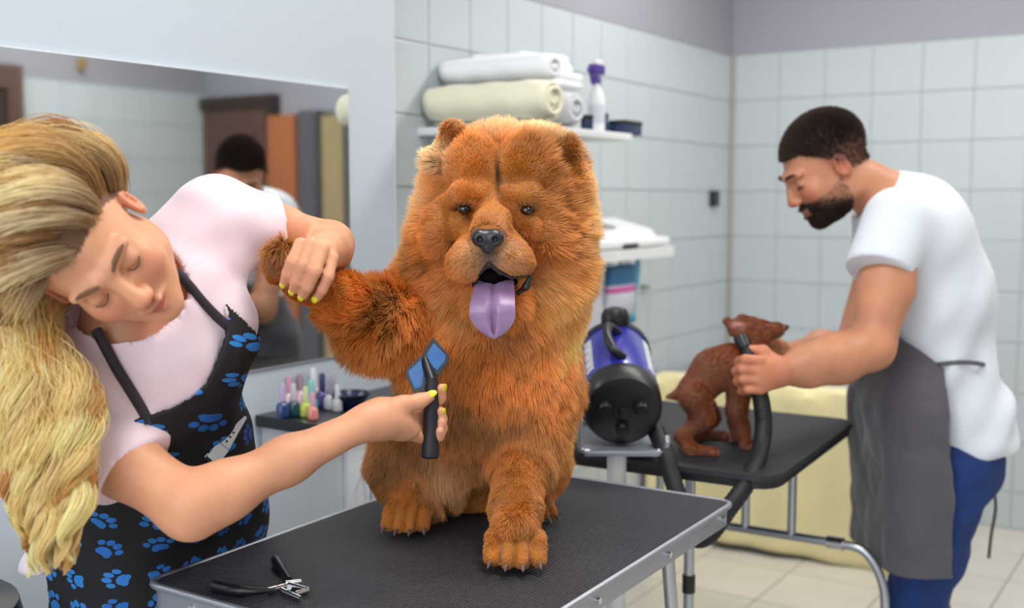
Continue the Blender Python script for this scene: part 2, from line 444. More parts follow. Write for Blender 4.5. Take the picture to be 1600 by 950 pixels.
for b in (WIN_B0 + .03, (WIN_B0 + WIN_B1) / 2, WIN_B1 - .03): rbox(wf, ROOM_A - .0, ROOM_A + .06, b - .03, b + .03, WIN_Z0, WIN_Z1)
for z in (WIN_Z0 + .03, WIN_Z1 - .03): rbox(wf, ROOM_A - .0, ROOM_A + .06, WIN_B0, WIN_B1, z - .03, z + .03)
struct('window_1', wf, M['white'])

# glazed wall tiles, one object each, sharing a mesh
def tile_mesh(name, w, h, th, m, bev):
    mb = MB(); mb.box((0, 0, th / 2), (w / 2, h / 2, th / 2))
    top = [f for f in mb.bm.faces if f.normal.z > .9]; bmesh.ops.inset_region(mb.bm, faces=top, thickness=bev)
    for v in top[0].verts: v.co.z += bev * 0.35
    me = bpy.data.meshes.new(name); mb.bm.to_mesh(me); mb.bm.free(); me.materials.append(m); return me
TM = {}
def tile(parent, origin, ex, ey, ez, w, h, m='tile', th=.006, nm='tile', bev=.0025):
    k = (round(w, 3), round(h, 3), m)
    if k not in TM: TM[k] = tile_mesh(nm, w, h, th, M[m], bev)
    o = bpy.data.objects.new(nm, TM[k]); S.collection.objects.link(o); o.parent = parent
    R = Matrix((ex, ey, ez)).transposed().to_4x4(); o.matrix_basis = Matrix.Translation(origin) @ R; return o
G = 0.005
rows = [(max(0.0, TILE_TOP - TS * (i + 1)), TILE_TOP - TS * i) for i in range(10)]
Zv = Vector((0, 0, 1))
def wall_tiles(parent, axis, s0, s1, off, fixed, skip=None):
    """axis 'a': wall along a at b=fixed facing +n or -n; axis 'b': wall along b at a=fixed"""
    k = math.floor((s0 - off) / TS)
    while off + k * TS < s1 - 1e-6:
        x0, x1 = max(s0, off + k * TS), min(s1, off + (k + 1) * TS); k += 1
        if x1 - x0 < .02: continue
        for z0, z1 in rows:
            if skip and skip((x0 + x1) / 2, (z0 + z1) / 2): continue
            c = (x0 + x1) / 2; zc = (z0 + z1) / 2; w, h = x1 - x0 - G, z1 - z0 - G
            if axis == 'a':
                nrm = NV if fixed < 1 else -NV; o = W(c, fixed, zc) - nrm * .006
            else:
                nrm = -U; o = W(fixed, c, zc) - nrm * .006
            ex = Zv.cross(nrm) ; tile(parent, o, ex, Zv, nrm, w, h)
wall_tiles(wall_left, 'a', 0.0, STEP_A, 0.0, 0.0)
DOOR_B0, DOOR_B1 = 2.24, ROOM_B                       # the far wall's untiled end with the door, seen only in the mirror
wall_tiles(wall_right, 'b', 0.0, 2.27, 0.02, 0.0)
OP = lambda s, z: 4.30 < s < 5.2
wall_tiles(wall_opp, 'a', 0.0, 4.3, 0.0, ROOM_B)
for w_, ax, a0, a1, fx in ((wall_left, 'a', 0, STEP_A, 0), (wall_right, 'b', 0, 2.27, 0), (wall_opp, 'a', 0, 4.3, ROOM_B)):
    mb = MB()
    if ax == 'a': rbox(mb, a0, a1, fx - .0057, fx - .0022, 0, TILE_TOP - .001) if fx < 1 else rbox(mb, a0, a1, fx + .0022, fx + .0057, 0, TILE_TOP - .001)
    else: rbox(mb, fx - .0057, fx - .0022, a0, a1, 0, TILE_TOP - .001)
    mb.build('grout', M['grout'], w_, smooth=False)
# narrow white tile edge where the painted wall stands proud
rbox(MB(), STEP_A - .004, STEP_A - .001, 0.0, 0.051, 0, ROOM_H).build('edge_strip', M['white'], wall_left)
# brown-grey silicone in the corner
MB().cyl(W(.006, .006, 0), W(.006, .006, TILE_TOP), .007, 8).build('corner_joint', mat('corner_sealant', '#a39488', .7), wall_left)
# floor tiles
FT = 0.33
for i in range(int(5.6 / FT)):
    for j in range(int(ROOM_B / FT) + 1):
        b0, b1 = j * FT, min((j + 1) * FT, ROOM_B)
        tile(floor_, W((i + .5) * FT, (b0 + b1) / 2, -.004), NV, U, Zv, b1 - b0 - .005, FT - .005, 'floor_tile', .005, 'tile', .002)

# ------------------------------------------------------------------ ceiling lamps (above the frame)
panel = NT('lamp_diffuser'); panel.b.inputs['Emission Color'].default_value = (1, .98, .95, 1); panel.b.inputs['Emission Strength'].default_value = 3.0
for (a, b), wh in zip(LAMPS, ('between the towel shelf and the tub', 'above the bending man', 'above the fluffy dog', 'nearest the back window')):
    t = thing('ceiling_lamp', 'white fluorescent ceiling lamp ' + wh, 'lamp', W(a, b, ROOM_H), ROTZ, 'ceiling lamps')
    MB().box((0, 0, -.03), (.62, .17, .03), bev=.006).build('housing', M['white'], t, local=True)
    MB().box((0, 0, -.066), (.60, .15, .006)).build('diffuser', panel.m, t, local=True)

# ------------------------------------------------------------------ mirror
t = thing('wall_mirror', 'large frameless mirror on the pale blue wall behind the groomer', 'mirror', W((MA0 + MA1) / 2, .05, MZ0), ROTZ)
mm = mat('mirror_silver', '#d6dcda', 0.03, metal=1.0, vary=0.0); q = mm.node_tree.nodes['Principled BSDF']
q.inputs['Base Color'].default_value = (.84, .87, .86, 1)
for l in list(mm.node_tree.links):
    if l.to_socket == q.inputs['Base Color']: mm.node_tree.links.remove(l)
rbox(MB(), MA0, MA1, .0505, .0575, MZ0, MZ1).build('backing', M['white'], t, smooth=False)
rbox(MB(), MA0 + .002, MA1 - .002, .0576, .0582, MZ0 + .002, MZ1 - .002).build('glass', mm, t, smooth=False)

# ------------------------------------------------------------------ things the mirror shows on the far side of the room
def m_a(px):                                           # a-coordinate on the opposite wall, seen by way of the mirror
    d = rayd(px, 300); r0 = room(CAMP); bv = 2 * .058 - ROOM_B; t_ = (bv - r0[1]) / d.dot(NV); return r0[0] - t_ * d.dot(U), CAM_H + d.z * t_
def m_b(px, py=300):                                   # b-coordinate on the far wall, seen by way of the mirror
    r = right_hit(px, py, 0.0); return 2 * .058 - r[1], r[2]
b1, b0 = m_b(304)[0], m_b(440)[0]; dz = m_b(370, 152)[1]
t = thing('brown_door', 'dark brown panelled door reflected in the mirror above the leaning groomer', 'door', W(0, (b0 + b1) / 2, 0), ROTZ)
M3 = []
def fbox(b0, b1, z0, z1, a0=0.0, a1=.04, mb=None): return rbox(mb or MB(), a0, a1, b0, b1, z0, z1)
fr = fbox(b0, b0 + .07, 0, dz, -.005, .06); fbox(b1 - .07, b1, 0, dz, -.005, .06, fr); fbox(b0, b1, dz - .07, dz, -.005, .06, fr); fr.build('door_frame', M['brown_dark'], t, smooth=False)
fbox(b0 + .07, b1 - .07, .01, dz - .07, 0, .035).build('door_leaf', M['brown'], t, smooth=False)
for z0, z1 in ((.2, .85), (1.0, dz - .2)): fbox(b0 + .17, b1 - .17, z0, z1, .03, .045).build('panel', M['brown'], t, smooth=False)
hb = b0 + .12
MB().cyl(W(.035, hb, 1.0), W(.09, hb, 1.0), .01).cyl(W(.085, hb, 1.0), W(.085, hb + .11, 1.0), .009).build('door_handle', M['chrome'], t)
c0, c1 = m_b(485)[0], m_b(443)[0]; cz = m_b(460, 182)[1]
t = thing('wooden_panel', 'narrow orange-brown wooden panel beside the brown door, seen in the mirror', 'panel', W(0, (c0 + c1) / 2, 0), ROTZ)
fbox(c0, c1, 0, cz, 0, .12).build('board', M['orange_wood'], t, smooth=False)
fbox(c0 + .03, c1 - .03, cz * .5, cz * .5 + .02, .12, .13).build('rail', M['orange_wood'], t, smooth=False)
e0 = m_b(518)[0]
t = thing('metal_locker', 'tall dark grey locker between wooden panel and beige curtain, seen in the mirror', 'locker', W(0, (e0 + c0) / 2, 0), ROTZ)
fbox(e0 + .005, c0 - .01, .05, cz + .02, 0, .1).build('body', M['locker'], t, smooth=False)
fbox(e0 + .015, c0 - .02, .08, cz, .1, .115).build('door', M['locker'], t, smooth=False)
MB().box(W(.12, e0 + .03, 1.0), (.008, .008, .05), RM).build('handle', M['chrome'], t)
t = thing('beige_curtain', 'gathered beige curtain at the edge of the mirror reflection', 'curtain', W(.08, e0 - .07, 0), ROTZ)
mb = MB(); poly = []
for k in range(49):
    x = k / 48; poly.append((-.075 + .15 * x, .02 + .014 * math.sin(x * 26)))
poly += [(p[0], p[1] - .008) for p in reversed(poly)]
mb.prism(poly, .04, 1.78).build('cloth', M['curtain'], t, local=True)
MB().cyl((-.08, 0.02, 1.80), (.08, 0.02, 1.80), .011).build('rod', M['steel'], t, local=True)
# brown doorway on the opposite wall
a1_, z_ = m_a(35); dz2 = 1.32 + (m_a(20)[1] - 1.32) ; d_ = rayd(20, 103); r0 = room(CAMP); t_ = (2 * .058 - ROOM_B - r0[1]) / d_.dot(NV); dz2 = CAM_H + d_.z * t_
t = thing('brown_doorway', 'brown framed dark door at the far edge of the mirror reflection', 'door', W(a1_ + .4, ROOM_B, 0), ROTZ)
OB = ROOM_B
rbox(rbox(rbox(MB(), a1_, a1_ + .09, OB - .05, OB, 0, dz2), a1_ + .75, a1_ + .84, OB - .05, OB, 0, dz2), a1_ + .09, a1_ + .75, OB - .05, OB, dz2 - .12, dz2).build('door_frame', M['brown'], t, smooth=False)
rbox(MB(), a1_ + .09, a1_ + .75, OB - .03, OB, 0.01, dz2 - .12).build('door_leaf', M['brown_dark'], t, smooth=False)
rbox(MB(), a1_ + .17, a1_ + .67, OB - .036, OB - .028, 0.2, dz2 - .2).build('panel', M['brown'], t, smooth=False)
MB().cyl(W(a1_ + .15, OB - .03, 1.0), W(a1_ + .15, OB - .08, 1.0), .01).build('door_handle', M['chrome'], t)
# pink bag on the opposite wall, and a little hook
ax = m_a(142)[0]; d_ = rayd(142, 252); t_ = (2 * .058 - ROOM_B - r0[1]) / d_.dot(NV); zz = CAM_H + d_.z * t_
t = thing('pink_bag', 'bright pink bag hanging on the tiled wall, seen in the mirror over blond hair', 'bag', W(ax, OB - .07, zz), ROTZ)
f = Sh(.04); f.ell((0, 0, -.04), (.06, .14, .1)).ell((.0, .05, .03), (.05, .08, .06)).ell((0, -.07, 0.02), (.05, .07, .06))
pm = mat('pink_fabric', '#e06aa6', .8); nm_ = mat('dark_plum_fabric', '#5d3c60', .8)
o = sbuild('bag_body', f, (-.2, -.25, -.25), (.2, .25, .25), .01, pm); o.parent = t
o = MB().tube(smooth_path([(0, -.06, .05), (.01, -.03, .14), (.01, .03, .14), (0, .06, .05)], 6), .008, 8).build('strap', nm_, t, local=True)
MB().ball((-.05, 0, -.02), (.015, .04, .04)).build('badge', nm_, t, local=True)
MB().cyl((.06, 0, .15), (-.02, 0, .15), .008).build('hook', M['chrome'], t, local=True)
ax = m_a(132)[0]; d_ = rayd(132, 102); t_ = (2 * .058 - ROOM_B - r0[1]) / d_.dot(NV); zz = CAM_H + d_.z * t_
t = thing('wall_hook', 'small ochre hook at the top of the tiled wall, seen in the mirror', 'hook', W(ax, OB, zz), ROTZ)
om = mat('ochre_brass', '#b59a5a', .4, metal=.5)
MB().box((-.008, 0, 0), (.008, .02, .035), bev=.004).build('plate', om, t, local=True)
MB().tube(smooth_path([(-.015, 0, .0), (-.05, 0, -.01), (-.06, 0, .02)], 5), .007, 8).build('prong', om, t, local=True)
# ================================================================== SHELVES ON THE LEFT WALL
SD = .37
ra = left_hit(988, 209, SD); la = left_hit(655, 195, SD)
SHZ = ra[2]; A0 = ra[0]; A1 = left_hit(652, 190, 0)[0]
t = thing('towel_shelf', 'white wall shelf carrying rolled towels above the big fluffy dog', 'shelf', W((A0 + A1) / 2, 0, SHZ), ROTZ)
rbox(MB(), A0, A1, 0, SD, SHZ - .022, SHZ, .003).build('board', M['white'], t)
for a in ((A0 + A1) / 2,):
    rbox(rbox(MB(), a - .012, a + .012, 0, .012, SHZ - .14, SHZ - .022), a - .012, a + .012, 0, .19, SHZ - .034, SHZ - .022).build('bracket', M['white'], t)
def roll_towel(label, a, b0, b1, z, r, m, sq=1.0, turn=0.0):
    """a rolled towel lying out from the wall, its wound end toward the room; one wound sheet"""
    t = thing('rolled_towel', label, 'towel', W(a, (b0 + b1) / 2, z), ROTZ - PI / 2 + turn, 'towels on the wall shelf')
    L = abs(b1 - b0) / 2; bm = MB(); turns = 3.4; n = 96
    rnd = random.Random(int(r * 9999) + int(a * 77)); ns = 16; grid = []
    for j in range(ns + 1):
        y = -L + 2 * L * j / ns; e = 1 - .10 * abs(2 * j / ns - 1) ** 6; row = []
        for i in range(n + 1):
            th = turns * 2 * PI * i / n + 2; rr = r * (.16 + .84 * (i / n)) * e * (1 + .03 * math.sin(j * 1.3 + th * 2))
            row.append(bm.bm.verts.new((rr * math.cos(th), y + .006 * math.sin(th * .5), r * sq + rr * math.sin(th) * sq)))
        grid.append(row)
    for j in range(ns):
        for i in range(n): bm.bm.faces.new((grid[j][i], grid[j][i + 1], grid[j + 1][i + 1], grid[j + 1][i]))
    o = bm.build('towel_roll', m, t, local=True)
    md = o.modifiers.new('thick', 'SOLIDIFY'); md.thickness = r * .17; md.offset = -1
    return t
aa = lambda px, py, b: left_hit(px, py, b)[0]
roll_towel('cream rolled towel, the long front one on the towel shelf', aa(856, 165, .40), .02, .42, SHZ, .062, M['towel_cream'])
roll_towel('pale grey rolled towel with its wound end beside the purple bottle', aa(900, 170, .36), .02, .36, SHZ, .055, M['towel_grey'])
roll_towel('white rolled towel lying on top of the cream roll', aa(866, 112, .38), .02, .38, SHZ + .116, .046, M['towel_white'], sq=.9)
def folded(label, a0, a1, b0, b1, z, layers, th, m):
    t = thing('folded_towel', label, 'towel', W((a0 + a1) / 2, (b0 + b1) / 2, z), ROTZ, 'towels on the wall shelf')
    f = Sh(.012); L = abs(a1 - a0) / 2; Wd = (b1 - b0) / 2
    for k in range(layers):
        f.box((.01 * math.sin(k * 1.7), .012 * math.sin(k * 2.1), th * (k + .5)), (Wd * (1 - .08 * k), L * (1 - .07 * k), th * .54), rd=th * .5, k=.004)
    nf = lambda p: .007 * vnoise(p, 16, 3)
    o = sbuild('towel_layers', f, (-Wd - .03, -L - .03, -.02), (Wd + .03, L + .03, th * layers + .03), .007, m, disp=nf); o.parent = t
folded('white folded towels heaped behind the rolls, rising nearest the ceiling', aa(893, 130, .22), aa(800, 130, .22), .03, .27, SHZ + .125, 4, .024, M['towel_white'])
mid = aa
# spray bottle
a = mid(932, 150, .28)
t = thing('spray_bottle', 'white spray bottle with purple trigger head on the towel shelf', 'bottle', W(a, .28, SHZ), ROTZ)
MB().lathe([(.0, 0), (.024, 0), (.026, .01), (.026, .10), (.02, .125), (.011, .14), (.011, .152)]).build('bottle_body', M['white'], t, local=True)
MB().lathe([(.014, .15), (.014, .166), (.009, .175)]).box((0, .0, .192), (.012, .034, .014), bev=.004).cyl((0, -.03, .192), (0, -.05, .188), .006).box((0, -.028, .165), (.005, .006, .02), Matrix.Rotation(.4, 3, 'X'), .002).build('trigger_head', M['purple'], t, local=True)
MB().lathe([(.0262, .03), (.0266, .032), (.0266, .085), (.0262, .087)]).build('bottle_label', M['silver_blue'], t, local=True)
MB().box((0, .0, .214), (.010, .024, .008), bev=.003).build('head_cap', M['white'], t, local=True)
a = mid(912, 175, .2)
t = thing('small_jar', 'small dark navy jar standing left of the spray bottle', 'jar', W(mid(917, 188, .34), .34, SHZ), ROTZ)
MB().lathe([(0, 0), (.016, 0), (.018, .004), (.018, .03)]).build('jar_body', M['navy'], t, local=True)
MB().lathe([(.019, .03), (.019, .042), (.017, .044)]).build('lid', M['black'], t, local=True)
t = thing('small_bottle', 'small dark bottle between the spray bottle and the navy box', 'bottle', W(mid(947, 180, .29), .29, SHZ), ROTZ)
MB().lathe([(0, 0), (.011, 0), (.012, .004), (.012, .035), (.006, .042), (.006, .048)]).build('bottle_body', M['navy'], t, local=True)
MB().lathe([(.0075, .046), (.0075, .062), (.006, .064)]).build('cap', M['black'], t, local=True)
t = thing('navy_box', 'flat navy box at the open end of the towel shelf', 'box', W(mid(968, 188, .29), .29, SHZ), ROTZ)
MB().box((0, 0, .016), (.05, .058, .016), bev=.004).build('box_body', M['navy'], t, local=True)
MB().box((0, 0, .038), (.052, .060, .0065), bev=.004).build('lid', M['black'], t, local=True)

# lower shelf with the white tabletop device and hanging film bags
r2 = left_hit(1060, 384, .27); SZ2 = r2[2]; B0 = r2[0]; B1 = left_hit(925, 392, .27)[0] + .18
t = thing('small_shelf', 'white round-cornered wall shelf beside the dog\'s cheek', 'shelf', W((B0 + B1) / 2, 0, SZ2), ROTZ)
LZ = (B1 - B0) / 2
mb = MB().prism(round_poly([(0, -LZ), (.27, -LZ), (.27, LZ), (0, LZ)], .05), -.034, 0); mb.build('board', M['white'], t, local=True)
for s in (-.6, .6): MB().box((.08, s * LZ, -.044), (.08, .01, .0095)).box((.006, s * LZ, -.085), (.006, .01, .05)).build('bracket', M['white'], t, local=True)
t = thing('tabletop_device', 'white wedge-shaped tabletop device with dark display on the small shelf', 'device', W((B0 + B1) / 2, .135, SZ2), ROTZ)
f = Sh(.012)
f.box((0, 0, .018), (.118, LZ - .02, .016), rd=.015).box((-.02, 0, .055), (.09, LZ - .05, .026), Matrix.Rotation(.26, 3, 'Y'), rd=.018, k=.02)
o = sbuild('device_body', f, (-.16, -LZ - .02, -.01), (.16, LZ + .02, .12), .006, M['white']); o.parent = t
MB().box((.0, .02, .080), (.045, .085, .004), Matrix.Rotation(.22, 3, 'Y'), .002).build('display', mat('taupe_display', '#a79a92', .3), t, local=True)
MB().box((.035, -.0, .0725), (.006, .06, .004), Matrix.Rotation(.22, 3, 'Y'), .001).build('display_bar', M['black'], t, local=True)
MB().box((.118, .07, .012), (.003, .05, .006)).build('slot', M['black'], t, local=True)
def hanging(name, label, px0, px1, py0, py1, b, m, bands):
    a0 = left_hit(px0, py0, b)[0]; a1 = left_hit(px1, py0, b)[0]; z0 = left_hit(px0, py1, b)[2]; z1 = SZ2 - .036
    t = thing(name, label, 'bag', W((a0 + a1) / 2, b, z0), ROTZ); w = abs(a0 - a1) / 2; H = z1 - z0
    f = Sh(.01); f.box((0, 0, H * .45), (.012, w, H * .45), rd=.01); f.ell((.004, 0, H * .3), (.026, w * .85, H * .28), k=.02)
    o = sbuild('bag_body', f, (-.05, -w - .02, -.02), (.06, w + .02, H + .02), .006, m, disp=lambda p: .003 * vnoise(p, 45, 5)); o.parent = t
    for (q0, q1, mm_) in bands:
        f2 = inter(grow(f, .0022), half((0, 0, H * q0), (0, 0, -1)), half((0, 0, H * q1), (0, 0, 1)))
        o = sbuild('printed_band', f2, (-.05, -w - .02, -.02), (.06, w + .02, H + .02), .006, mm_, disp=lambda p: .003 * vnoise(p, 45, 5)); o.parent = t
    MB().cyl((0, 0, H * .85), (0, 0, H + .0), .004, 8).build('hanger', M['steel'], t, local=True)
    return t
hanging('printed_bag', 'blue, pink and white printed bag hanging under the small shelf', 948, 990, 400, 500, .20, M['silver_blue'], [(.55, 1.0, M['teal']), (.42, .545, M['pink'])])
hanging('clear_bag', 'pale grey film bag hanging nearest the dog under the small shelf', 905, 940, 405, 540, .18, M['silver_blue'], [])
a0 = left_hit(992, 470, .20)[0]
t = thing('hanging_ribbon', 'light blue strap hanging beside the printed bag', 'strap', W(a0, .2, SZ2 - .25), ROTZ)
mb = MB(); z1 = SZ2 - .034 - (SZ2 - .25)
pts = [(0.004 * math.sin(k * .7), .018 - .036 * k / 10, z1 * (1 - k / 10)) for k in range(11)]
for k in range(10):
    p, q = Vector(pts[k]), Vector(pts[k + 1]); mb.box((p + q) / 2, (.0022, .015 + .004 * (k / 10), (p - q).length / 2 + .002), Matrix.Rotation(math.atan2(-(q.y - p.y), abs(p.z - q.z)) * -1, 3, 'X'))
mb.build('strap_band', M['aqua'], t, local=True)
MB().box((0, -.018, .0), (.004, .02, .008), bev=.002).build('strap_end', M['teal'], t, local=True)
h = left_hit(1003, 447, .0)
t = thing('wall_clip', 'small green clip on the tiles beside the printed bag', 'clip', W(h[0], 0, h[2]), ROTZ)
gm = mat('dull_green_plastic', '#7d9079', .5)
MB().box((.008, 0, 0), (.008, .016, .006), bev=.002).build('clip_body', gm, t, local=True)
MB().tube(smooth_path([(.012, 0, -.004), (.028, 0, -.012), (.03, 0, .004)], 4), .003, 8).build('hook', gm, t, local=True)
h = left_hit(1113, 310, .0)
t = thing('wall_socket', 'small black wall socket on white tiles near the room corner', 'socket', W(h[0], 0, h[2]), ROTZ)
MB().box((.01, 0, 0), (.01, .036, .034), bev=.005).build('socket_body', M['black'], t, local=True)
MB().cyl((.02, 0, 0), (.0215, 0, 0), .018).build('socket_face', mat('dark_grey_plastic', '#2c2c30', .4), t, local=True)

# ================================================================== COUNTER UNDER THE MIRROR
cn = left_hit(400, 651, .055); CZ = cn[2] + .004; CA1 = cn[0]; CA0 = left_hit(660, 600, .055)[0]; CD = .33
t = thing('counter_slab', 'black counter slab under the mirror carrying nail polish bottles', 'counter', W((CA0 + CA1) / 2, .05, CZ), ROTZ)
rbox(MB(), CA0, CA1, .052, CD, CZ - .028, CZ, .003).build('slab', M['counter'], t)
t = thing('vanity_cabinet', 'light grey drawer cabinet under the black counter slab', 'cabinet', W((CA0 + CA1) / 2, .05, 0), ROTZ)
rbox(MB(), CA0 + .015, CA1 - .02, .052, CD - .03, .06, CZ - .029).build('body', M['cabinet'], t, smooth=False)
for k in range(4):
    z0 = .08 + k * (CZ - .13) / 4; z1 = z0 + (CZ - .13) / 4 - .008
    dr = rbox(MB(), CA0 + .02, (CA0 + CA1) / 2 - .003, CD - .03, CD - .014, z0, z1, .002).build('drawer', M['cabinet'], t)
    MB().tube([W((CA0 * 3 + CA1) / 4 + s * .06, CD + q, (z0 + z1) / 2) for s, q in ((-1, -.014), (-1, .012), (1, .012), (1, -.014))], .004, 8).build('handle', M['steel'], dr)
dr = rbox(MB(), (CA0 + CA1) / 2 + .003, CA1 - .024, CD - .03, CD - .014, .08, CZ - .045, .002).build('door', M['cabinet'], t)
MB().tube([W(CA1 - .07, CD + q, z) for z, q in ((CZ - .30, -.014), (CZ - .30, .012), (CZ - .12, .012), (CZ - .12, -.014))], .004, 8).build('handle', M['steel'], dr)
t = thing('toe_kick', 'dark plinth under the grey cabinet', 'plinth', W((CA0 + CA1) / 2, .15, 0), ROTZ)
rbox(MB(), CA0 + .03, CA1 - .03, .06, CD - .08, .002, .059).build('plinth_board', M['counter'], t, smooth=False)
# nail polish bottles
glass_cols = {'dark blue': '#1d3a72', 'deep teal': '#0e4a55', 'pink': '#d985a0', 'lime yellow': '#b9c84a', 'turquoise': '#2fa0a0', 'violet': '#4b3a8c', 'pale rose': '#d9b6c0', 'clear grey': '#b9bcc4', 'plum': '#5d3550', 'coral': '#dd8a80'}
def polish(label, px, py, colr, cap, s=1.0, b=None):
    p = PZ(px, py, CZ); r = room(p); bb = min(max(r[1], .075), CD - .03)
    d = rayd(px, py); p = PZ(px, py, CZ)
    t = thing('nail_polish_bottle', label, 'bottle', (p.x, p.y, CZ), ROTZ + px, 'nail polish bottles on the counter')
    g = mat('polish_glass', glass_cols[colr], .12, vary=.02, coat=.6)
    MB().lathe([(0, 0), (.010 * s, 0), (.0125 * s, .003 * s), (.0125 * s, .022 * s), (.008 * s, .029 * s), (.005 * s, .031 * s)], seg=16).build('bottle_body', g, t, local=True)
    MB().lathe([(.0062 * s, .031 * s), (.0055 * s, .060 * s), (.004 * s, .063 * s)], seg=14).build('cap', mat('polish_cap', cap, .3), t, local=True)
for L in [('dark blue nail polish bottle with lilac cap, nearest the apron', 442, 653, 'dark blue', '#b9aacd', 1.25),
          ('deep teal nail polish bottle beside the dark blue one', 459, 650, 'deep teal', '#c9c3cf', 1.2),
          ('pink-capped clear polish bottle near the wall, behind the blue one', 452, 637, 'pale rose', '#cf9bb0', 1.2),
          ('rose polish bottle behind the lime yellow one', 470, 634, 'pale rose', '#a48a9a', 1.25),
          ('slim violet-capped bottle standing tallest in the polish group', 472, 628, 'clear grey', '#6d6190', 1.45),
          ('lime yellow nail polish bottle in front of the turquoise one', 478, 651, 'lime yellow', '#cfd9a0', 1.1),
          ('turquoise nail polish bottle at the middle of the group', 487, 644, 'turquoise', '#7fc9c4', 1.2),
          ('coral pink nail polish bottle nearest the slab edge', 489, 656, 'coral', '#e3a7b8', 1.0),
          ('white-capped clear polish bottle behind the turquoise one', 490, 631, 'clear grey', '#dcdfe6', 1.4),
          ('violet nail polish bottle right of the turquoise one', 504, 636, 'violet', '#3d3566', 1.3),
          ('clear polish bottle with grey cap right of the violet one', 516, 640, 'clear grey', '#8f8f99', 1.2),
          ('plum polish bottle next to the navy bowl', 521, 632, 'plum', '#aaa5b0', 1.2),
          ('clear stubby polish bottle in front of the plum one', 527, 643, 'clear grey', '#cfcfd6', 1.0)]:
    polish(*L)
p = PZ(548, 638, CZ); 
t = thing('navy_bowl', 'navy blue bowl on the black counter beside the polish bottles', 'bowl', (p.x, p.y, CZ), ROTZ)
MB().lathe([(0, 0), (.022, 0), (.026, .004), (.043, .030), (.048, .036), (.044, .036), (.038, .028), (.02, .008), (0, .007)]).build('bowl_body', mat('navy_bowl_glaze', '#15204e', .25), t, local=True)
MB().tube([(.046 * math.cos(k * PI / 12), .046 * math.sin(k * PI / 12), .036) for k in range(24)], .0025, 8, closed=True).build('rim', M['black'], t, local=True)

# ================================================================== GROOMING TABLE (near)
TH = .73
ca, cb, cc = PZ(228, 908, TH), PZ(1119, 800, TH), PZ(749, 722, TH)   # left, right, back corners
ey = (cc - ca); Lw = ey.length; ey.normalize(); ex = Vector((ey.y, -ey.x, 0)); 
dx = (cb - cc).dot(ex); back = cc; front = ca
TL, TW = (cc - ca).length, dx
tc = ca + ey * TL / 2 + ex * TW / 2
trot = math.atan2(ex.y, ex.x)
t = thing('grooming_table', 'black ribbed rubber-topped grooming table with silver rim under the fluffy dog', 'table', (tc.x, tc.y, 0), trot)
mat_rib = NT('ribbed_black_rubber'); cfs = mat_rib.n('ShaderNodeTexCoord').outputs['Object']; sep = mat_rib.n('ShaderNodeSeparateXYZ'); mat_rib.l(cfs, sep.inputs[0])
w1 = mat_rib.math('SINE', mat_rib.math('MULTIPLY', sep.outputs[0], 2 * PI / .0072)); w2 = mat_rib.math('SINE', mat_rib.math('MULTIPLY', sep.outputs[1], 2 * PI / .0075))
hh = mat_rib.math('ADD', mat_rib.math('MAXIMUM', w1, -0.2), mat_rib.math('MULTIPLY', w2, 0.45)); mat_rib.bump(hh, .9, .0016)
dust = mat_rib.noise(5, 6); dust2 = mat_rib.noise(90, 3)
mat_rib.l(mat_rib.mix(mat_rib.math('MULTIPLY', dust, dust2), lin('#202127'), lin('#4a4a52')), mat_rib.b.inputs['Base Color']); mat_rib.b.inputs['Roughness'].default_value = .5
hx, hy = TW / 2, TL / 2
pl = lambda g, r=.03: round_poly([(-hx + g, -hy + g), (hx - g, -hy + g), (hx - g, hy - g), (-hx + g, hy - g)], r)
MB().prism(pl(.006, .024), -.02, 0).xf(Matrix.Translation((0, 0, TH))).build('rubber_mat', mat_rib.m, t, local=True)
edge = MB(); rr = pl(.0, .03); edge.tube([(x, y, TH - .004) for x, y in rr], .0058, 10, closed=True); edge.build('edge_rim', M['alu'], t, local=True)
fr = MB(); ro, ri = pl(.003, .03), pl(.02, .02); n = len(ro)
A = [[fr.bm.verts.new((x, y, z)) for x, y in pp] for pp, z in ((ro, TH - .042), (ro, TH - .008), (ri, TH - .008), (ri, TH - .042))]
for i in range(4):
    for k in range(n): fr.bm.faces.new((A[i][k], A[i][(k + 1) % n], A[(i + 1) % 4][(k + 1) % n], A[(i + 1) % 4][k]))
fr.build('side_frame', M['alu'], t, local=True)
MB().prism(pl(.021, .02), TH - .034, TH - .0205).build('board', M['counter'], t, local=True)
for s, yy in ((1, -.34), (1, -.1), (1, .16), (1, hy - .05)):
    MB().cyl((hx - .004, yy, TH - .024), (hx + .003, yy, TH - .024), .0055, 12).build('bolt', M['chrome'], t, local=True)
for xx in (-.2, .0, .2):
    MB().cyl((xx, -hy + .006, TH - .024), (xx, -hy - .001, TH - .024), .0055, 12).build('bolt', M['chrome'], t, local=True)
for sx in (-1, 1):
    for sy in (-1, 1):
        top = Vector((sx * (hx - .07), sy * (hy - .16), TH - .036)); bot = Vector((sx * (hx - .05), sy * (hy - .07), .02))
        lg = MB().cyl(top, bot, .0125, 14).build('leg', M['steel'], t, local=True)
        MB().lathe([(.0, 0), (.019, 0), (.019, .03), (.014, .04)], (bot.x, bot.y, .0)).build('foot_cap', M['black_rubber'], lg, local=True)
for sy in (-1, 1):
    MB().cyl((-(hx - .06), sy * (hy - .11), .35), ((hx - .06), sy * (hy - .11), .35), .009, 12).build('cross_bar', M['steel'], t, local=True)

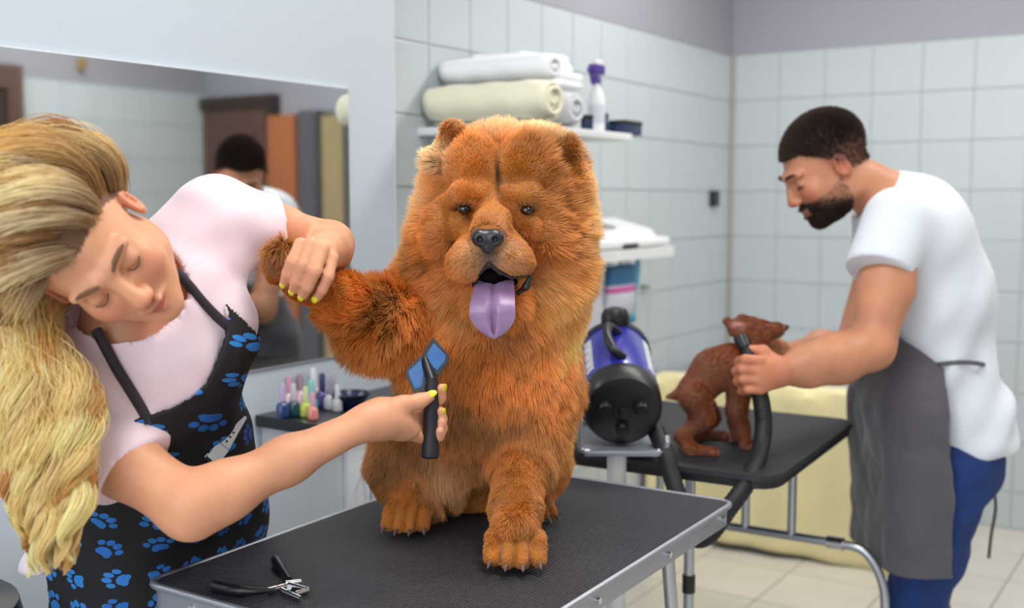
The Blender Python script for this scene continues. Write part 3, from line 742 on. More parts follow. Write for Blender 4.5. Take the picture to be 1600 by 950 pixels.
# nail clippers lying on the near table
p = PZ(448, 924, TH)
t = thing('nail_clipper', 'silver dog nail clipper with black handles lying on the table corner', 'clipper', (p.x, p.y, TH), 0)
q = lambda px, py, h=.006: PZ(px, py, TH + h)
MB().tube(smooth_path([q(335, 915, .008), q(360, 921, .009), q(395, 924, .008), q(430, 922, .007)], 6), [.0085] * 10 + [.0075, .0065, .006, .0055, .005, .0045, .0042, .004, .004][:9], 10).build('handle', M['black'], t)
MB().tube(smooth_path([q(430, 874, .009), q(440, 888, .009), q(452, 905, .007)], 6), [.007, .0088, .0092, .009, .0085, .0078, .007, .006, .0052, .0046, .0042, .004, .004], 10).build('handle', M['black'], t)
hd = MB()
for (x0, y0, x1, y1, r) in ((418, 924, 452, 914, .0055), (446, 913, 470, 909, .0055), (452, 914, 484, 922, .005), (440, 922, 470, 935, .0045), (462, 928, 482, 922, .0045)):
    hd.cone(q(x0, y0, .006), q(x1, y1, .006), r, r * .8, 10)
hd.build('blade_head', M['chrome'], t)
MB().cyl(q(452, 918, .008), q(452, 918, .014), .0038, 12).build('pivot_screw', M['steel'], t)

# ================================================================== SECOND TABLE (the man's)
T2 = .75
r_ = PZ(1340, 656, T2); f_ = PZ(1213, 748, T2); e2 = (r_ - f_); W2 = e2.length; e2.normalize()
d2 = Vector((-e2.y, e2.x, 0)); d2 = d2 if d2.x < 0 else -d2
lft = PZ(905, 708, T2); L2 = .78
c2 = f_ + e2 * W2 / 2 + d2 * L2 / 2; rot2 = math.atan2(-d2.y, -d2.x)   # local x toward the man, y away from camera
t = thing('folding_table', 'black-topped folding grooming table under the small brown dog', 'table', (c2.x, c2.y, 0), rot2)
hx, hy = L2 / 2, W2 / 2
pl = lambda g, r: round_poly([(-hx + g, -hy + g), (hx - g, -hy + g), (hx - g, hy - g), (-hx + g, hy - g)], r)
smooth_rub = mat('black_table_rubber', '#242529', .55, vary=.1, scale=10, bump=.2, bscale=300)
MB().prism(pl(.0, .07), T2 - .012, T2).build('rubber_mat', smooth_rub, t, local=True)
MB().prism(pl(.006, .065), T2 - .03, T2 - .0125).build('board', M['black'], t, local=True)
ti = wmat(t).inverted(); zr = .47
y = (ti @ PZ(1220, 835, zr)).y; xe = (ti @ PZ(1352, 900, zr)).x
pts = smooth_path([(xe + .01, y, .01), (xe + .005, y, zr * .6), (xe - .005, y, zr - .08), (xe - .05, y, zr - .01), (xe - .12, y, zr)], 6)
ptl = [Vector((-p.x, p.y, p.z)) for p in pts]
lg = MB().tube(ptl + pts[::-1], .0115, 12).build('leg_frame', M['steel'], t, local=True)
for s in (-1, 1): MB().lathe([(0, 0), (.018, 0), (.018, .03), (.014, .035)], (s * (xe + .01), y, 0)).build('foot_cap', M['black_rubber'], lg, local=True)
for px in (1250, 1166, 1000):
    x = (ti @ PZ(px, 825, zr)).x
    MB().cyl((x, y, zr), (x, y, T2 - .03), .011, 12).build('upright', M['steel'], t, local=True)
MB().lathe([(.0165, -.02), (.0165, .02)], (xe - .12, y, zr), Matrix.Rotation(PI / 2, 3, 'Y'), 14).build('joint_sleeve', M['chrome'], t, local=True)
x = (ti @ PZ(1250, 825, zr)).x
MB().tube(smooth_path([(x, y, T2 - .12), (x - .05, y, T2 - .07), (x - .12, y, T2 - .035)], 5), .006, 8).build('brace', M['steel'], t, local=True)
for s, px in ((1, 1090), (-1, 940)):
    x = (ti @ PZ(px, 800, .62)).x; yy = -hy + .07
    lg = MB().cyl((x, yy, .02), (x, yy, T2 - .03), .0115, 14).build('leg', M['steel'], t, local=True)
    MB().cyl((x, yy, .45), (x, yy, .49), .0145, 14).build('height_collar', M['black'], lg, local=True)
    MB().lathe([(0, 0), (.018, 0), (.018, .03), (.014, .035)], (x, yy, 0)).build('foot_cap', M['black_rubber'], lg, local=True)

# ================================================================== COVERED TUB along the far wall
def floor_ab(px, py): return room(PZ(px, py, 0))
g0, g1 = floor_ab(1115, 846), floor_ab(1368, 893)
TA = (g0[0] + g1[0]) / 2; TB0 = .03; TB1 = g1[1] + .06; tz = left_hit
d_ = rayd(1300, 616); a0 = room(CAMP)[0]; TZ = (CAM_H + d_.z * ((a0 - TA) / d_.dot(U)))
tb0, tb1 = TB0 + .03, TB1 + .02
t = thing('bathing_tub', 'tiled pet bathing tub against the white wall, mostly hidden by yellow cloth', 'tub', W(TA / 2, (tb0 + tb1) / 2, 0), ROTZ)
mb = rbox(MB(), .004, TA - .03, tb0, tb1, 0.001, TZ - .16); rbox(mb, TA - .09, TA - .03, tb0, tb1, TZ - .16, TZ - .012)
rbox(mb, .002, TA - .03, tb0, tb0 + .05, TZ - .16, TZ - .012); rbox(mb, .002, TA - .03, tb1 - .05, tb1, TZ - .16, TZ - .012); mb.build('tub_body', M['white'], t, smooth=False)
mos = NT('small_mosaic'); tcn = mos.n('ShaderNodeTexCoord').outputs['Object']
bt = mos.n('ShaderNodeTexBrick'); bt.offset = 0; mp = mos.n('ShaderNodeMapping'); mp.inputs['Rotation'].default_value = (PI / 2, 0, 0); mos.l(tcn, mp.inputs[0]); mos.l(mp.outputs[0], bt.inputs['Vector'])
bt.inputs['Scale'].default_value = 1; bt.inputs['Brick Width'].default_value = .03; bt.inputs['Row Height'].default_value = .03; bt.inputs['Mortar Size'].default_value = .003
bt.inputs['Color1'].default_value = lin('#c8cacb'); bt.inputs['Color2'].default_value = lin('#d3d5d6'); bt.inputs['Mortar'].default_value = lin('#9a9a9b')
mos.l(bt.outputs['Color'], mos.b.inputs['Base Color']); mos.b.inputs['Roughness'].default_value = .3
mb = MB(); 
rbox(mb, .004, .016, tb0 + .05, tb1 - .0, TZ - .2, right_hit(1300, 588, .01)[2]); o = mb.build('mosaic_strip', mos.m, t, smooth=False)
# yellow cloth: hangs from the rim to the floor, hem uneven
mb = MB(); nb, nz = 90, 26; grid = []
H = TZ + .004
for i in range(nb + 1):
    b = TB0 + (TB1 - TB0) * i / nb; col = []
    for j in range(nz + 5):
        if j < 5: a = TA - .11 + .03 * j; z = H + .002 + .004 * math.sin(b * 9 + j)
        else:
            k = (j - 4) / nz; z = H - k * (H - .012 - .02 * math.sin(b * 4.1))
            a = TA + .015 + k * .03 + (.010 + .022 * k) * math.sin(b * 13 + 1.5 * math.sin(b * 5) + k * 1.2) + .008 * math.sin(b * 31 + k * 3)
        col.append(mb.bm.verts.new(W(a, b, max(z, .006))))
    grid.append(col)
for i in range(nb):
    for j in range(nz + 4): mb.bm.faces.new((grid[i][j], grid[i + 1][j], grid[i + 1][j + 1], grid[i][j + 1]))
o = mb.build('yellow_cloth', M['yellow_cloth']); md = o.modifiers.new('thick', 'SOLIDIFY'); md.thickness = .004; md.offset = 0
props(o, 'pale yellow cloth draped over the tub and hanging to the tiled floor', 'cloth')

# ================================================================== BLOWER ON ITS STAND
BY = 2.36
fc = P(973, 640, BY); br = K(63, BY)
ax = (Vector((.02, 1.0, 0)).normalized() * math.cos(math.radians(17)) + Vector((0, 0, math.sin(math.radians(17))))).normalized()
t = thing('dryer_stand', 'white pole stand with steel cradle holding the blue pet dryer', 'stand', (fc.x, fc.y + .1, 0), 0)
bx = fc.x; by = fc.y + .13; bz = fc.z - br + .004
MB().cyl((bx - .01, by - .11, .07), (bx - .01, by - .11, bz - .012), .0215, 20).build('pole', M['white'], t)
MB().cyl((bx - .01, by - .11, .3), (bx - .01, by - .11, .34), .027, 20).build('collar', M['black'], t)
cr = MB().box((bx, by - .04, bz - .006), (br * .98, .13, .006), bev=.002); cr.build('cradle_plate', M['alu'], t)
for s, zt in ((-1, .16), (1, .03)):
    MB().tube(smooth_path([(bx + s * br * .85, by - .16, bz - .003), (bx + s * br * 1.02, by - .16, bz), (bx + s * br * 1.09, by - .16, bz + .015), (bx + s * br * 1.09, by - .16, bz + zt * .6), (bx + s * br * 1.08, by - .155, bz + zt)], 6), .0065, 8).build('cradle_arm', M['alu'], t)
for k in range(5):
    an = k * 2 * PI / 5 + .3; e_ = Vector((bx - .01 + .27 * math.cos(an), by - .11 + .27 * math.sin(an), .055))
    lg = MB().cone((bx - .01, by - .11, .08), e_, .017, .012, 12).build('leg', M['white'], t)
    MB().cyl(e_ + Vector((-.011, 0, -.03)), e_ + Vector((.011, 0, -.03)), .024, 16).build('caster', M['black'], lg)
t = thing('pet_dryer', 'blue cylindrical pet dryer with black face plate on the pole stand', 'dryer', fc, 0)
q3 = ax.to_track_quat('Z', 'Y').to_matrix(); Xr = Vector((1, 0, 0)); Yu = ax.cross(Xr) * -1
Yu = Xr.cross(ax) * -1 if Xr.cross(ax).z < 0 else Xr.cross(ax)
A3 = Matrix((Xr, Yu, ax)).transposed()
if A3.determinant() < 0: A3 = Matrix((-Xr, Yu, ax)).transposed()
loc = lambda x, y, z: fc + Xr * x + Yu * y + ax * z
BL = .27
MB().lathe([(br * .97, .035), (br * 1.0, .05), (br * 1.0, BL), (br * .95, BL + .015), (br * .7, BL + .03)], fc, A3, 48).build('shell', M['blue_shell'], t)
MB().lathe([(br * .80, -.012), (br * .93, -.008), (br * 1.0, .006), (br * 1.02, .03), (br * 1.02, .052), (br * .99, .056)], fc, A3, 48).build('face_plate', M['black'], t)
for x, y, r in ((-.038, .012, .0165), (.038, .012, .0165), (0, -.038, .015)):
    MB().lathe([(r, .004), (r, -.014), (r * .8, -.020)], loc(x, y, -.01), A3, 24).lathe([(r * .55, -.0), (r * .5, -.014)], loc(x, y, -.020), A3, 18).build('control_knob', M['black'], t)
MB().box(loc(0, .0, -.016), (.008, .011, .005), A3, .002).build('power_switch', M['black'], t)
MB().lathe([(br * 1.02, BL - .01), (br * 1.02, BL + .014), (br * .9, BL + .03), (br * .5, BL + .045)], fc, A3, 40).build('rear_cap', M['black'], t)
MB().tube(smooth_path([loc(.004, br * .98, .085), loc(-.018, br * 1.22, .08), loc(-.030, br * 1.36, .13), loc(-.022, br * 1.32, .19), loc(.002, br * .99, .215)], 7), .0105, 12).build('carry_handle', M['black'], t)
MB().lathe([(.030, 0), (.034, .01), (.034, .03), (.026, .045), (.01, .05)], loc(0, br * .82, BL + .01), Matrix.Identity(3), 24).build('outlet_cap', M['black'], t)
# worn white lettering running up both sides of the shell (illegible in the photograph: a band of letter-like strokes)
for s in (-1, 1):
    mb = MB(); rl = random.Random(5)
    for k in range(8):
        z = .085 + k * .0195
        for (a_, w_, q_) in ((49, .0022, 0), (55, .0022, .0035 * (k % 2)), (52, .0075, .005)):
            th = math.radians(a_) * s; nrm = Xr * math.sin(th) + Yu * math.cos(th); tg = nrm.cross(ax).normalized()
            mb.box(loc(math.sin(th) * br * 1.004, math.cos(th) * br * 1.004, z + q_), (w_ if w_ > .005 else .0065, .0008, .0065 if w_ < .005 else .002), Matrix((tg, nrm, ax)).transposed())
    mb.build('lettering', M['white'], t, smooth=False)

# ------------------------------------------------------------------ stool at the near edge, partly in view
sp = P(-165, 985, 1.60)
t = thing('salon_stool', 'round black stool seat just entering at the lower edge beside the blue wall', 'stool', (sp.x, sp.y, 0), 0)
MB().lathe([(.12, -.03), (.165, -.022), (.178, .0), (.172, .028), (.14, .038), (.0, .040)][::1], (0, 0, sp.z), None, 40).build('seat', M['black'], t, local=True)
MB().cyl((0, 0, .09), (0, 0, sp.z - .03), .022).build('pole', M['chrome'], t, local=True)
for k in range(5):
    an = k * 2 * PI / 5
    lg = MB().cone((0, 0, .09), (.2 * math.cos(an), .2 * math.sin(an), .07), .018, .012, 10).build('leg', M['black'], t, local=True)
    MB().cyl((.2 * math.cos(an) - .01, .2 * math.sin(an), .026), (.2 * math.cos(an) + .01, .2 * math.sin(an), .026), .025).build('caster', M['black'], lg, local=True)
def reach(p, c, r): return np.sqrt((((p - V3(c)) / np.array(r)) ** 2).sum(1))
def sstep(x, a, b): t_ = np.clip((x - a) / (b - a), 0, 1); return t_ * t_ * (3 - 2 * t_)
# ================================================================== THE FLUFFY DOG
def px_(n, Y=1.85): return n * Y / FPX
def E(sh, px, py, Y, rx, ry, rz, k=None, sub=False, rot=0.0):
    """ellipsoid by photo position and radii in photo pixels (across, up, along the view)"""
    R = None
    if rot: R = Matrix.Rotation(rot, 3, 'Y')
    sh.ell(P(px, py, Y), (px_(rx, Y), px_(rz, Y), px_(ry, Y)), R=R, k=k, sub=sub)
dog = Sh(.045)
# trunk
E(dog, 755, 600, 2.00, 112, 150, 100); E(dog, 735, 705, 2.09, 128, 92, 110); E(dog, 775, 590, 1.90, 92, 95, 55)
E(dog, 850, 590, 1.97, 40, 100, 60); E(dog, 668, 440, 1.98, 36, 66, 50); E(dog, 690, 560, 1.94, 62, 70, 60)
# haunches
E(dog, 638, 715, 2.03, 52, 78, 70); E(dog, 845, 705, 2.06, 36, 62, 60)
# mane and head
E(dog, 785, 470, 1.96, 116, 105, 88); E(dog, 780, 445, 1.92, 118, 78, 85)
E(dog, 785, 318, 1.92, 118, 110, 100); E(dog, 850, 270, 1.92, 50, 50, 60); E(dog, 700, 385, 1.91, 46, 66, 58); E(dog, 872, 388, 1.91, 44, 76, 58)
E(dog, 742, 262, 1.840, 42, 46, 42, k=.006); E(dog, 818, 262, 1.842, 44, 46, 42, k=.006)
for a, m_, b, r in (((698, 318), (722, 303), (752, 300), 15), ((796, 302), (826, 305), (854, 322), 15)):
    dog.chain([P(*a, 1.826), P(*m_, 1.803), P(*b, 1.806)] if a[0] < 750 else [P(*a, 1.806), P(*m_, 1.805), P(*b, 1.830)], [px_(r - 3), px_(r), px_(r)], k=.014)
E(dog, 690, 358, 1.835, 24, 44, 30, k=.008); E(dog, 862, 360, 1.845, 26, 46, 30, k=.008)
E(dog, 716, 352, 1.815, 20, 20, 20, k=.008); E(dog, 836, 354, 1.820, 20, 20, 20, k=.008)
dog.chain([P(700, 330, 1.806), P(704, 365, 1.800), P(698, 400, 1.806)], [.004, .006, .004], k=.006, sub=True)
dog.chain([P(848, 335, 1.812), P(846, 370, 1.806), P(852, 402, 1.812)], [.004, .006, .004], k=.006, sub=True)
# muzzle
E(dog, 766, 395, 1.80, 56, 42, 58, k=.014); dog.cap(P(772, 335, 1.815), P(763, 366, 1.745), px_(27), px_(24), k=.018)
E(dog, 731, 405, 1.765, 30, 31, 34, k=.012); E(dog, 800, 402, 1.768, 31, 30, 34, k=.012)
E(dog, 777, 470, 1.82, 46, 26, 42, k=.02)
E(dog, 778, 442, 1.765, 42, 16, 46, k=.008, sub=True); E(dog, 812, 436, 1.77, 18, 9, 26, k=.006, sub=True); E(dog, 767, 428, 1.752, 20, 13, 26, k=.006, sub=True)
E(dog, 724, 327, 1.775, 14, 5.5, 20, k=.006, sub=True, rot=-.18); E(dog, 824, 329, 1.782, 15, 5.5, 20, k=.006, sub=True, rot=.22)
dog.chain([P(781, 228, 1.812), P(778, 262, 1.800), P(777, 296, 1.796), P(786, 318, 1.794), P(806, 334, 1.797)], [.006, .010, .009, .006, .004], k=.006, sub=True)
# ears: thick cupped triangles
def ear(tip, base0, base1, Y):
    c = (Vector(P(*base0, Y)) + Vector(P(*base1, Y))) / 2; T_ = P(*tip, Y - .01)
    dog.chain([P(*base0, Y), T_], [.020, .011], k=.012); dog.chain([P(*base1, Y), T_], [.020, .011], k=.012)
    dog.cap(c, T_, .019, .009, k=.012)
    q = c * .55 + T_ * .45; dog.ell(q + Vector((0, -.022, 0)), (.013, .012, .018), k=.008, sub=True)
ear((706, 203), (690, 250), (736, 238), 1.865); ear((890, 230), (855, 242), (900, 276), 1.872)
# right (photo left) raised foreleg
dog.chain([P(655, 490, 1.95), P(592, 500, 1.87), P(535, 468, 1.77), P(478, 442, 1.69), P(443, 418, 1.645)], [.070, .052, .034, .023, .024], k=.035)
E(dog, 590, 520, 1.88, 40, 30, 36)
for i, (x, y, YY) in enumerate(((430, 396, 1.635), (443, 390, 1.630), (427, 412, 1.640), (433, 430, 1.648))):
    dog.ell(P(x, y, YY), .0125, k=.006)
# standing foreleg and its paw
pf = PZ(806, 893, TH)
dog.chain([P(830, 610, 1.95), P(818, 700, 1.90), P(806, 800, 1.80), pf + Vector((0, .035, .055))], [.068, .050, .036, .036], k=.03)
GROOVES = []
def paw(c, w, h, fwd, spread=1.0, n=4):
    f = Vector((fwd[0], fwd[1], 0)).normalized(); s = Vector((-f.y, f.x, 0)); toes = []
    dog.ell(c + Vector((0, 0, h * .55)) - f * w * .32, (w * .47, w * .46, h * .52), k=.012)
    for i in range(n):
        u_ = (i - (n - 1) / 2) / ((n - 1) / 2)
        tp = c + s * (u_ * w * .41 * spread) + f * (w * .42 * (1 - .36 * u_ * u_)) + Vector((0, 0, h * .33))
        dog.cap(tp - f * w * .42 + Vector((0, 0, h * .38)), tp, w * .135, w * .155, k=.002); toes.append((tp, f, s * u_))
    for i in range(n - 1):
        a, b = toes[i][0], toes[i + 1][0]; m_ = (a + b) / 2
        g3 = [m_ - f * w * .38 + Vector((0, 0, w * .44)), m_ - f * w * .02 + Vector((0, 0, w * .19)), m_ + f * w * .14 - Vector((0, 0, w * .02)), m_ + f * w * .12 - Vector((0, 0, w * .22))]
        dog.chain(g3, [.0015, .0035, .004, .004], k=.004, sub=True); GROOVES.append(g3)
    return toes
toes = paw(pf + Vector((0, .018, .002)), .088, .066, (-.05, -1))
ph = PZ(636, 838, TH)
dog.chain([P(628, 745, 2.0), ph + Vector((.01, .06, .045))], [.055, .036], k=.03)
toes += paw(ph + Vector((0, .02, .002)), .078, .058, (-.12, -1))
pr = PZ(838, 820, TH)
dog.chain([P(848, 740, 2.06), pr + Vector((0, .05, .04))], [.045, .03], k=.03)
toes += paw(pr + Vector((0, .02, .002)), .064, .05, (.35, -1))
floorcut = half((0, 0, TH + .001), (0, 0, -1))
dogf = inter(dog, floorcut)

# coat colours, some rim light and crease shade painted in: position on the body -> colour (linear)
RUST, GOLD, DEEP, CREAM, BLK = lin('#d4822a')[:3], lin('#f3bc66')[:3], lin('#9a521c')[:3], lin('#fde2b0')[:3], lin('#2a1a16')[:3]
MUZ = lin('#e0ac76')[:3]
def mm_(r): return px_(r)
patches = [
    (P(780, 185, 1.90), (.13, .10, .045), CREAM, .9), (P(690, 245, 1.88), (.05, .08, .045), CREAM, .75), (P(905, 350, 1.93), (.035, .12, .15), GOLD, .8),  # pale crown and ruff fur; rim light is put into its colour too
    (P(930, 320, 1.92), (.045, .1, .13), CREAM, .75), (P(645, 300, 1.90), (.045, .1, .08), CREAM, .65), (P(640, 380, 1.92), (.03, .1, .07), GOLD, .7), (P(905, 500, 1.93), (.035, .1, .10), CREAM, .5), (P(850, 215, 1.90), (.05, .08, .03), CREAM, .7),
    (P(850, 455, 1.87), (.05, .07, .06), GOLD, .7), (P(720, 480, 1.88), (.05, .06, .06), GOLD, .45), (P(875, 480, 1.92), (.04, .1, .12), GOLD, .7),
    (P(745, 250, 1.82), (.05, .06, .05), lin('#d58226')[:3], .8), (P(815, 260, 1.82), (.05, .06, .05), lin('#d58226')[:3], .8),
    (P(765, 400, 1.75), (.065, .06, .04), MUZ, .85), (P(762, 405, 1.72), (.022, .04, .030), lin('#6a5a56')[:3], .9), (P(762, 350, 1.76), (.02, .04, .02), lin('#c08048')[:3], .6),
    (P(690, 735, 1.95), (.05, .08, .07), lin('#d8ab7c')[:3], .75), (P(880, 690, 2.04), (.035, .1, .08), GOLD, .65), (P(560, 490, 1.80), (.04, .05, .03), GOLD, .35),
    (P(700, 205, 1.86), (.022, .05, .018), lin('#b96a2a')[:3], .8), (P(880, 250, 1.86), (.03, .04, .03), lin('#b4662a')[:3], .8),
    (P(640, 640, 1.97), (.05, .1, .08), DEEP, .5), (P(700, 620, 1.9), (.05, .1, .08), DEEP, .45), (P(790, 720, 1.9), (.05, .08, .14), lin('#c06c28')[:3], .5),
    (P(725, 324, 1.79), (.022, .03, .011), lin('#5a2c12')[:3], .85), (P(823, 326, 1.79), (.024, .03, .011), lin('#5a2c12')[:3], .85), (P(778, 272, 1.80), (.008, .05, .046), lin('#3a1a0a')[:3], .9),  # last patch paints the forehead fold's shade into the coat
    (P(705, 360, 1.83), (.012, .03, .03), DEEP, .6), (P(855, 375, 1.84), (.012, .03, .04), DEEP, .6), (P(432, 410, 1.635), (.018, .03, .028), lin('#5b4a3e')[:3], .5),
]
def seg_d(p, g):
    d = np.full(len(p), 9.)
    for a, b in zip(g, g[1:]):
        a, b = V3(a), V3(b); ba = b - a; h_ = np.clip(((p - a) @ ba) / (ba @ ba), 0, 1); d = np.minimum(d, np.linalg.norm(p - a - h_[:, None] * ba, axis=1))
    return d
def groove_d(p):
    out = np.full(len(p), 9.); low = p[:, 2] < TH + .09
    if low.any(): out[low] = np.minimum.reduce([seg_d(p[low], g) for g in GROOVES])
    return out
def coat(pos):
    c = blend(pos, RUST, patches); n1 = vnoise(pos, 30, 1)[:, None]; n2 = vnoise(pos, 75, 2)[:, None]
    fz = (1 - sstep(reach(pos, P(770, 335, 1.82), (.10, .14, .13)), .8, 1.3))[:, None]
    return np.clip(c * (1.04 + (.26 * n1 + .18 * n2) * (1 - .65 * fz)), 0, 1)
d_root = thing('fluffy_dog', 'big fluffy russet dog sitting on the table, purple tongue hanging, one paw held up', 'dog', (pf.x - .05, pf.y + .2, TH), 0)
dpos, dq = surf(dogf, (-.52, 1.5, .70), (.35, 2.35, 1.52), .0055)
for _ in range(1):
    s_ = np.zeros_like(dpos); c_ = np.zeros(len(dpos))
    for i in range(4): np.add.at(s_, dq[:, i], dpos[dq[:, (i + 1) % 4]]); np.add.at(c_, dq[:, i], 1)
    dpos = dpos * .5 + .5 * s_ / np.maximum(c_, 1)[:, None]
dnrm = normals(dpos, dq)
skin_d = attr_mat('dog_skin', rough=.8, bump=.5, bscale=160, spec=.15, sheen=.3)
nose_c = V3(P(762, 374, 1.735))
cols = coat(dpos) * .62; gd_ = groove_d(dpos)[:, None]; cols = cols * (.25 + .75 * np.clip(gd_ / .007, 0, 1))  # crease shade between the toes darkened into the body colour
mouth_d = np.sqrt((((dpos - V3(P(782, 441, 1.775))) / np.array([.052, .04, .018])) ** 2).sum(1)) < 1
cols[mouth_d] = lin('#1b1214')[:3]
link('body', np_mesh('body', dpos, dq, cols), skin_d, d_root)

# fur
rng = np.random.RandomState(11)
FACE = V3(P(768, 372, 1.78))
def fur_len(p):
    face = reach(p, P(770, 335, 1.80), (.088, .10, .115)); L = .0055 + .029 * sstep(face, .85, 1.75)
    top = sstep(p[:, 2], P(780, 250, 1.85).z, P(780, 200, 1.85).z) ; L = L * (1 + .10 * top)
    leg = 1 - sstep(p[:, 2], TH + .05, TH + .16); L = np.minimum(L, .034 - .028 * leg)
    for c in (pf, ph, pr): L = np.minimum(L, .0022 + .03 * sstep(reach(p, c, (.055, .065, .06)), .8, 1.8))
    fl = reach(p, P(808, 800, 1.80), (.07, .09, .14)); L = np.minimum(L, .010 + .024 * sstep(fl, .8, 1.3))
    arm = reach(p, P(480, 440, 1.69), (.09, .10, .06)); L = np.minimum(L, .006 + .022 * sstep(arm, .7, 1.6))
    for c in (P(703, 215, 1.86), P(893, 250, 1.87)):
        e = reach(p, c, (.03, .035, .035)); L = np.minimum(L, .009 + .018 * sstep(e, .8, 1.7))
    tuft = reach(p, P(690, 745, 1.97), (.06, .08, .08)); L = L + .022 * (1 - sstep(tuft, .5, 1.1))
    L = L * (1 - .0 * leg); return np.maximum(L, .002)
hand_c = [P(486, 415, 1.66)]
def fur_w(p):
    w = np.ones(len(p))
    for c, r in ((P(725, 327, 1.79), (.012, .03, .006)), (P(823, 328, 1.79), (.013, .03, .006)), (P(762, 374, 1.735), (.028, .03, .024)), (P(782, 442, 1.77), (.045, .04, .014)), (P(767, 428, 1.75), (.021, .04, .015))):
        w = np.where(reach(p, c, r) < 1, 0, w)
    w = np.where((p[:, 2] < TH + .006), 0, w)
    for c, r in ((P(780, 250, 1.81), (.0035, .05, .026)), (P(776, 290, 1.80), (.004, .05, .020))): w = np.where(reach(p, c, r) < 1, 0, w)
    w = w * (1 + 1.4 * (1 - sstep(reach(p, FACE, (.1, .1, .1)), .8, 1.4)))
    w = w * np.where(p[:, 1] > 2.08, .35, 1)
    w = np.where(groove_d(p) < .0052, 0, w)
    return w
NF = 300000
fp, fi = sample_surface(dpos, dq, NF, rng, fur_w)
fn = dnrm[dq[fi]].mean(1); fn /= np.linalg.norm(fn, axis=1, keepdims=True)
keep = fur_w(fp) > 0; fp, fn = fp[keep], fn[keep]; NF = len(fp)
L = fur_len(fp) * (.75 + .5 * rng.rand(NF))
facew = 1 - sstep(reach(fp, FACE, (.11, .12, .11)), .8, 1.7)
out_ = fp - nose_c; out_ /= np.linalg.norm(out_, axis=1, keepdims=True)
down = np.tile([0, 0, -1.0], (NF, 1))
headw = 1 - sstep(reach(fp, P(783, 360, 1.92), (.19, .25, .20)), .8, 1.15)
comb = out_ * headw[:, None] + down * (1 - headw[:, None])
armw = 1 - sstep(reach(fp, P(510, 455, 1.74), (.13, .13, .09)), .8, 1.3)
ad = V3(P(443, 418, 1.645)) - V3(P(592, 500, 1.87)); ad /= np.linalg.norm(ad)
elb = (1 - sstep(reach(fp, P(590, 510, 1.88), (.10, .14, .09)), .7, 1.4))[:, None]; comb = comb * (1 - elb) + (ad * .5 + np.array([0, 0, -.8])) * elb
comb = comb * (1 - armw[:, None]) + ad * armw[:, None] * .9
comb = comb - fn * (comb * fn).sum(1, keepdims=True) * .8
tuftn = np.stack([vnoise(fp, 55, s_) for s_ in (21, 22, 23)], 1); tuft2 = np.stack([vnoise(fp, 170, s_) for s_ in (31, 32, 33)], 1)
flat = .55 + .35 * facew + .35 * armw
legw = 1 - sstep(fp[:, 2], TH + .1, TH + .28); flat = flat + .3 * legw
d1 = fn * (1.15 - flat)[:, None] + comb * flat[:, None] + tuftn * .20 * (1 - .75 * elb) + tuft2 * .16 + rng.normal(size=(NF, 3)) * .09
d1 /= np.linalg.norm(d1, axis=1, keepdims=True)
bend = comb * .5 + down * .25 + tuft2 * .18
mseg = 5; T_ = np.linspace(0, 1, mseg)
pts = fp[:, None] + d1[:, None] * (L[:, None] * T_)[..., None] + bend[:, None] * (L[:, None] * (T_ ** 2) * .45)[..., None]
pts[..., 2] = np.maximum(pts[..., 2], TH + .0015)
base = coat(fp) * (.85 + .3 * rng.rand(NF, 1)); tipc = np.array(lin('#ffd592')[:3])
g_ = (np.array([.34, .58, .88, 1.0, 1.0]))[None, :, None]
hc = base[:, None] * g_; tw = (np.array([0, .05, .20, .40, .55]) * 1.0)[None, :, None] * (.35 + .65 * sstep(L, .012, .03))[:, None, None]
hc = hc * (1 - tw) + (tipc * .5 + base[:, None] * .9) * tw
rad = np.array([.00042, .00042, .00036, .00026, .00010])[None] * np.ones((NF, 1)) * (.8 + .4 * rng.rand(NF, 1))
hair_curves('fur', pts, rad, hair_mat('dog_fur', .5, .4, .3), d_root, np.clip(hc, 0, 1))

# nose, eyes, tongue, lips, claws
nm = NT('wet_nose'); nm.b.inputs['Base Color'].default_value = lin('#28242a'); nm.b.inputs['Roughness'].default_value = .32; nm.bump(nm.noise(420, 2), .5, .001)
f = Sh(.006); nc = P(762, 373, 1.722)
f.ell(nc, (.024, .015, .015)).ell(nc + Vector((-.013, -.004, .002)), (.012, .011, .013)).ell(nc + Vector((.013, -.004, .002)), (.012, .011, .013)).ell(nc + Vector((0, -.003, -.014)), (.010, .010, .010))
for s in (-1, 1): f.ell(nc + Vector((s * .012, -.0155, -.001)), (.0048, .007, .0058), k=.002, sub=True)
f.cap(nc + Vector((0, -.0165, .004)), nc + Vector((0, -.0145, -.026)), .0009, k=.0015, sub=True)
sbuild('nose', f, nc - Vector((.05, .04, .05)), nc + Vector((.05, .04, .05)), .0014, nm.m, d_root)
em = mat('dark_eye', '#120d0c', .06, spec=.8)
for x, y in ((725, 327), (823, 329)):
    MB().ball(P(x, y, 1.797), (.0105, .008, .0075), 20).build('eye', em, d_root)
lm = mat('dark_lip', '#2c2226', .35, bump=.3, bscale=200)
f = Sh(.006)
f.chain([P(741, 434, 1.758), P(750, 426, 1.748), P(764, 413, 1.738), P(781, 426, 1.748), P(800, 434, 1.756), P(818, 431, 1.768), P(829, 426, 1.784)], [.0022, .003, .003, .003, .0025, .003, .003], k=.004)
f.chain([P(829, 430, 1.786), P(822, 448, 1.788), P(810, 458, 1.79)], [.004, .0055, .004]).chain([P(740, 432, 1.760), P(741, 446, 1.775)], [.003, .004])
sbuild('lips', f, P(715, 480, 1.70), P(850, 405, 1.84), .0016, lm, d_root)
f = Sh(.01); E(f, 776, 440, 1.795, 34, 12, 18); E(f, 768, 430, 1.775, 20, 13, 16)
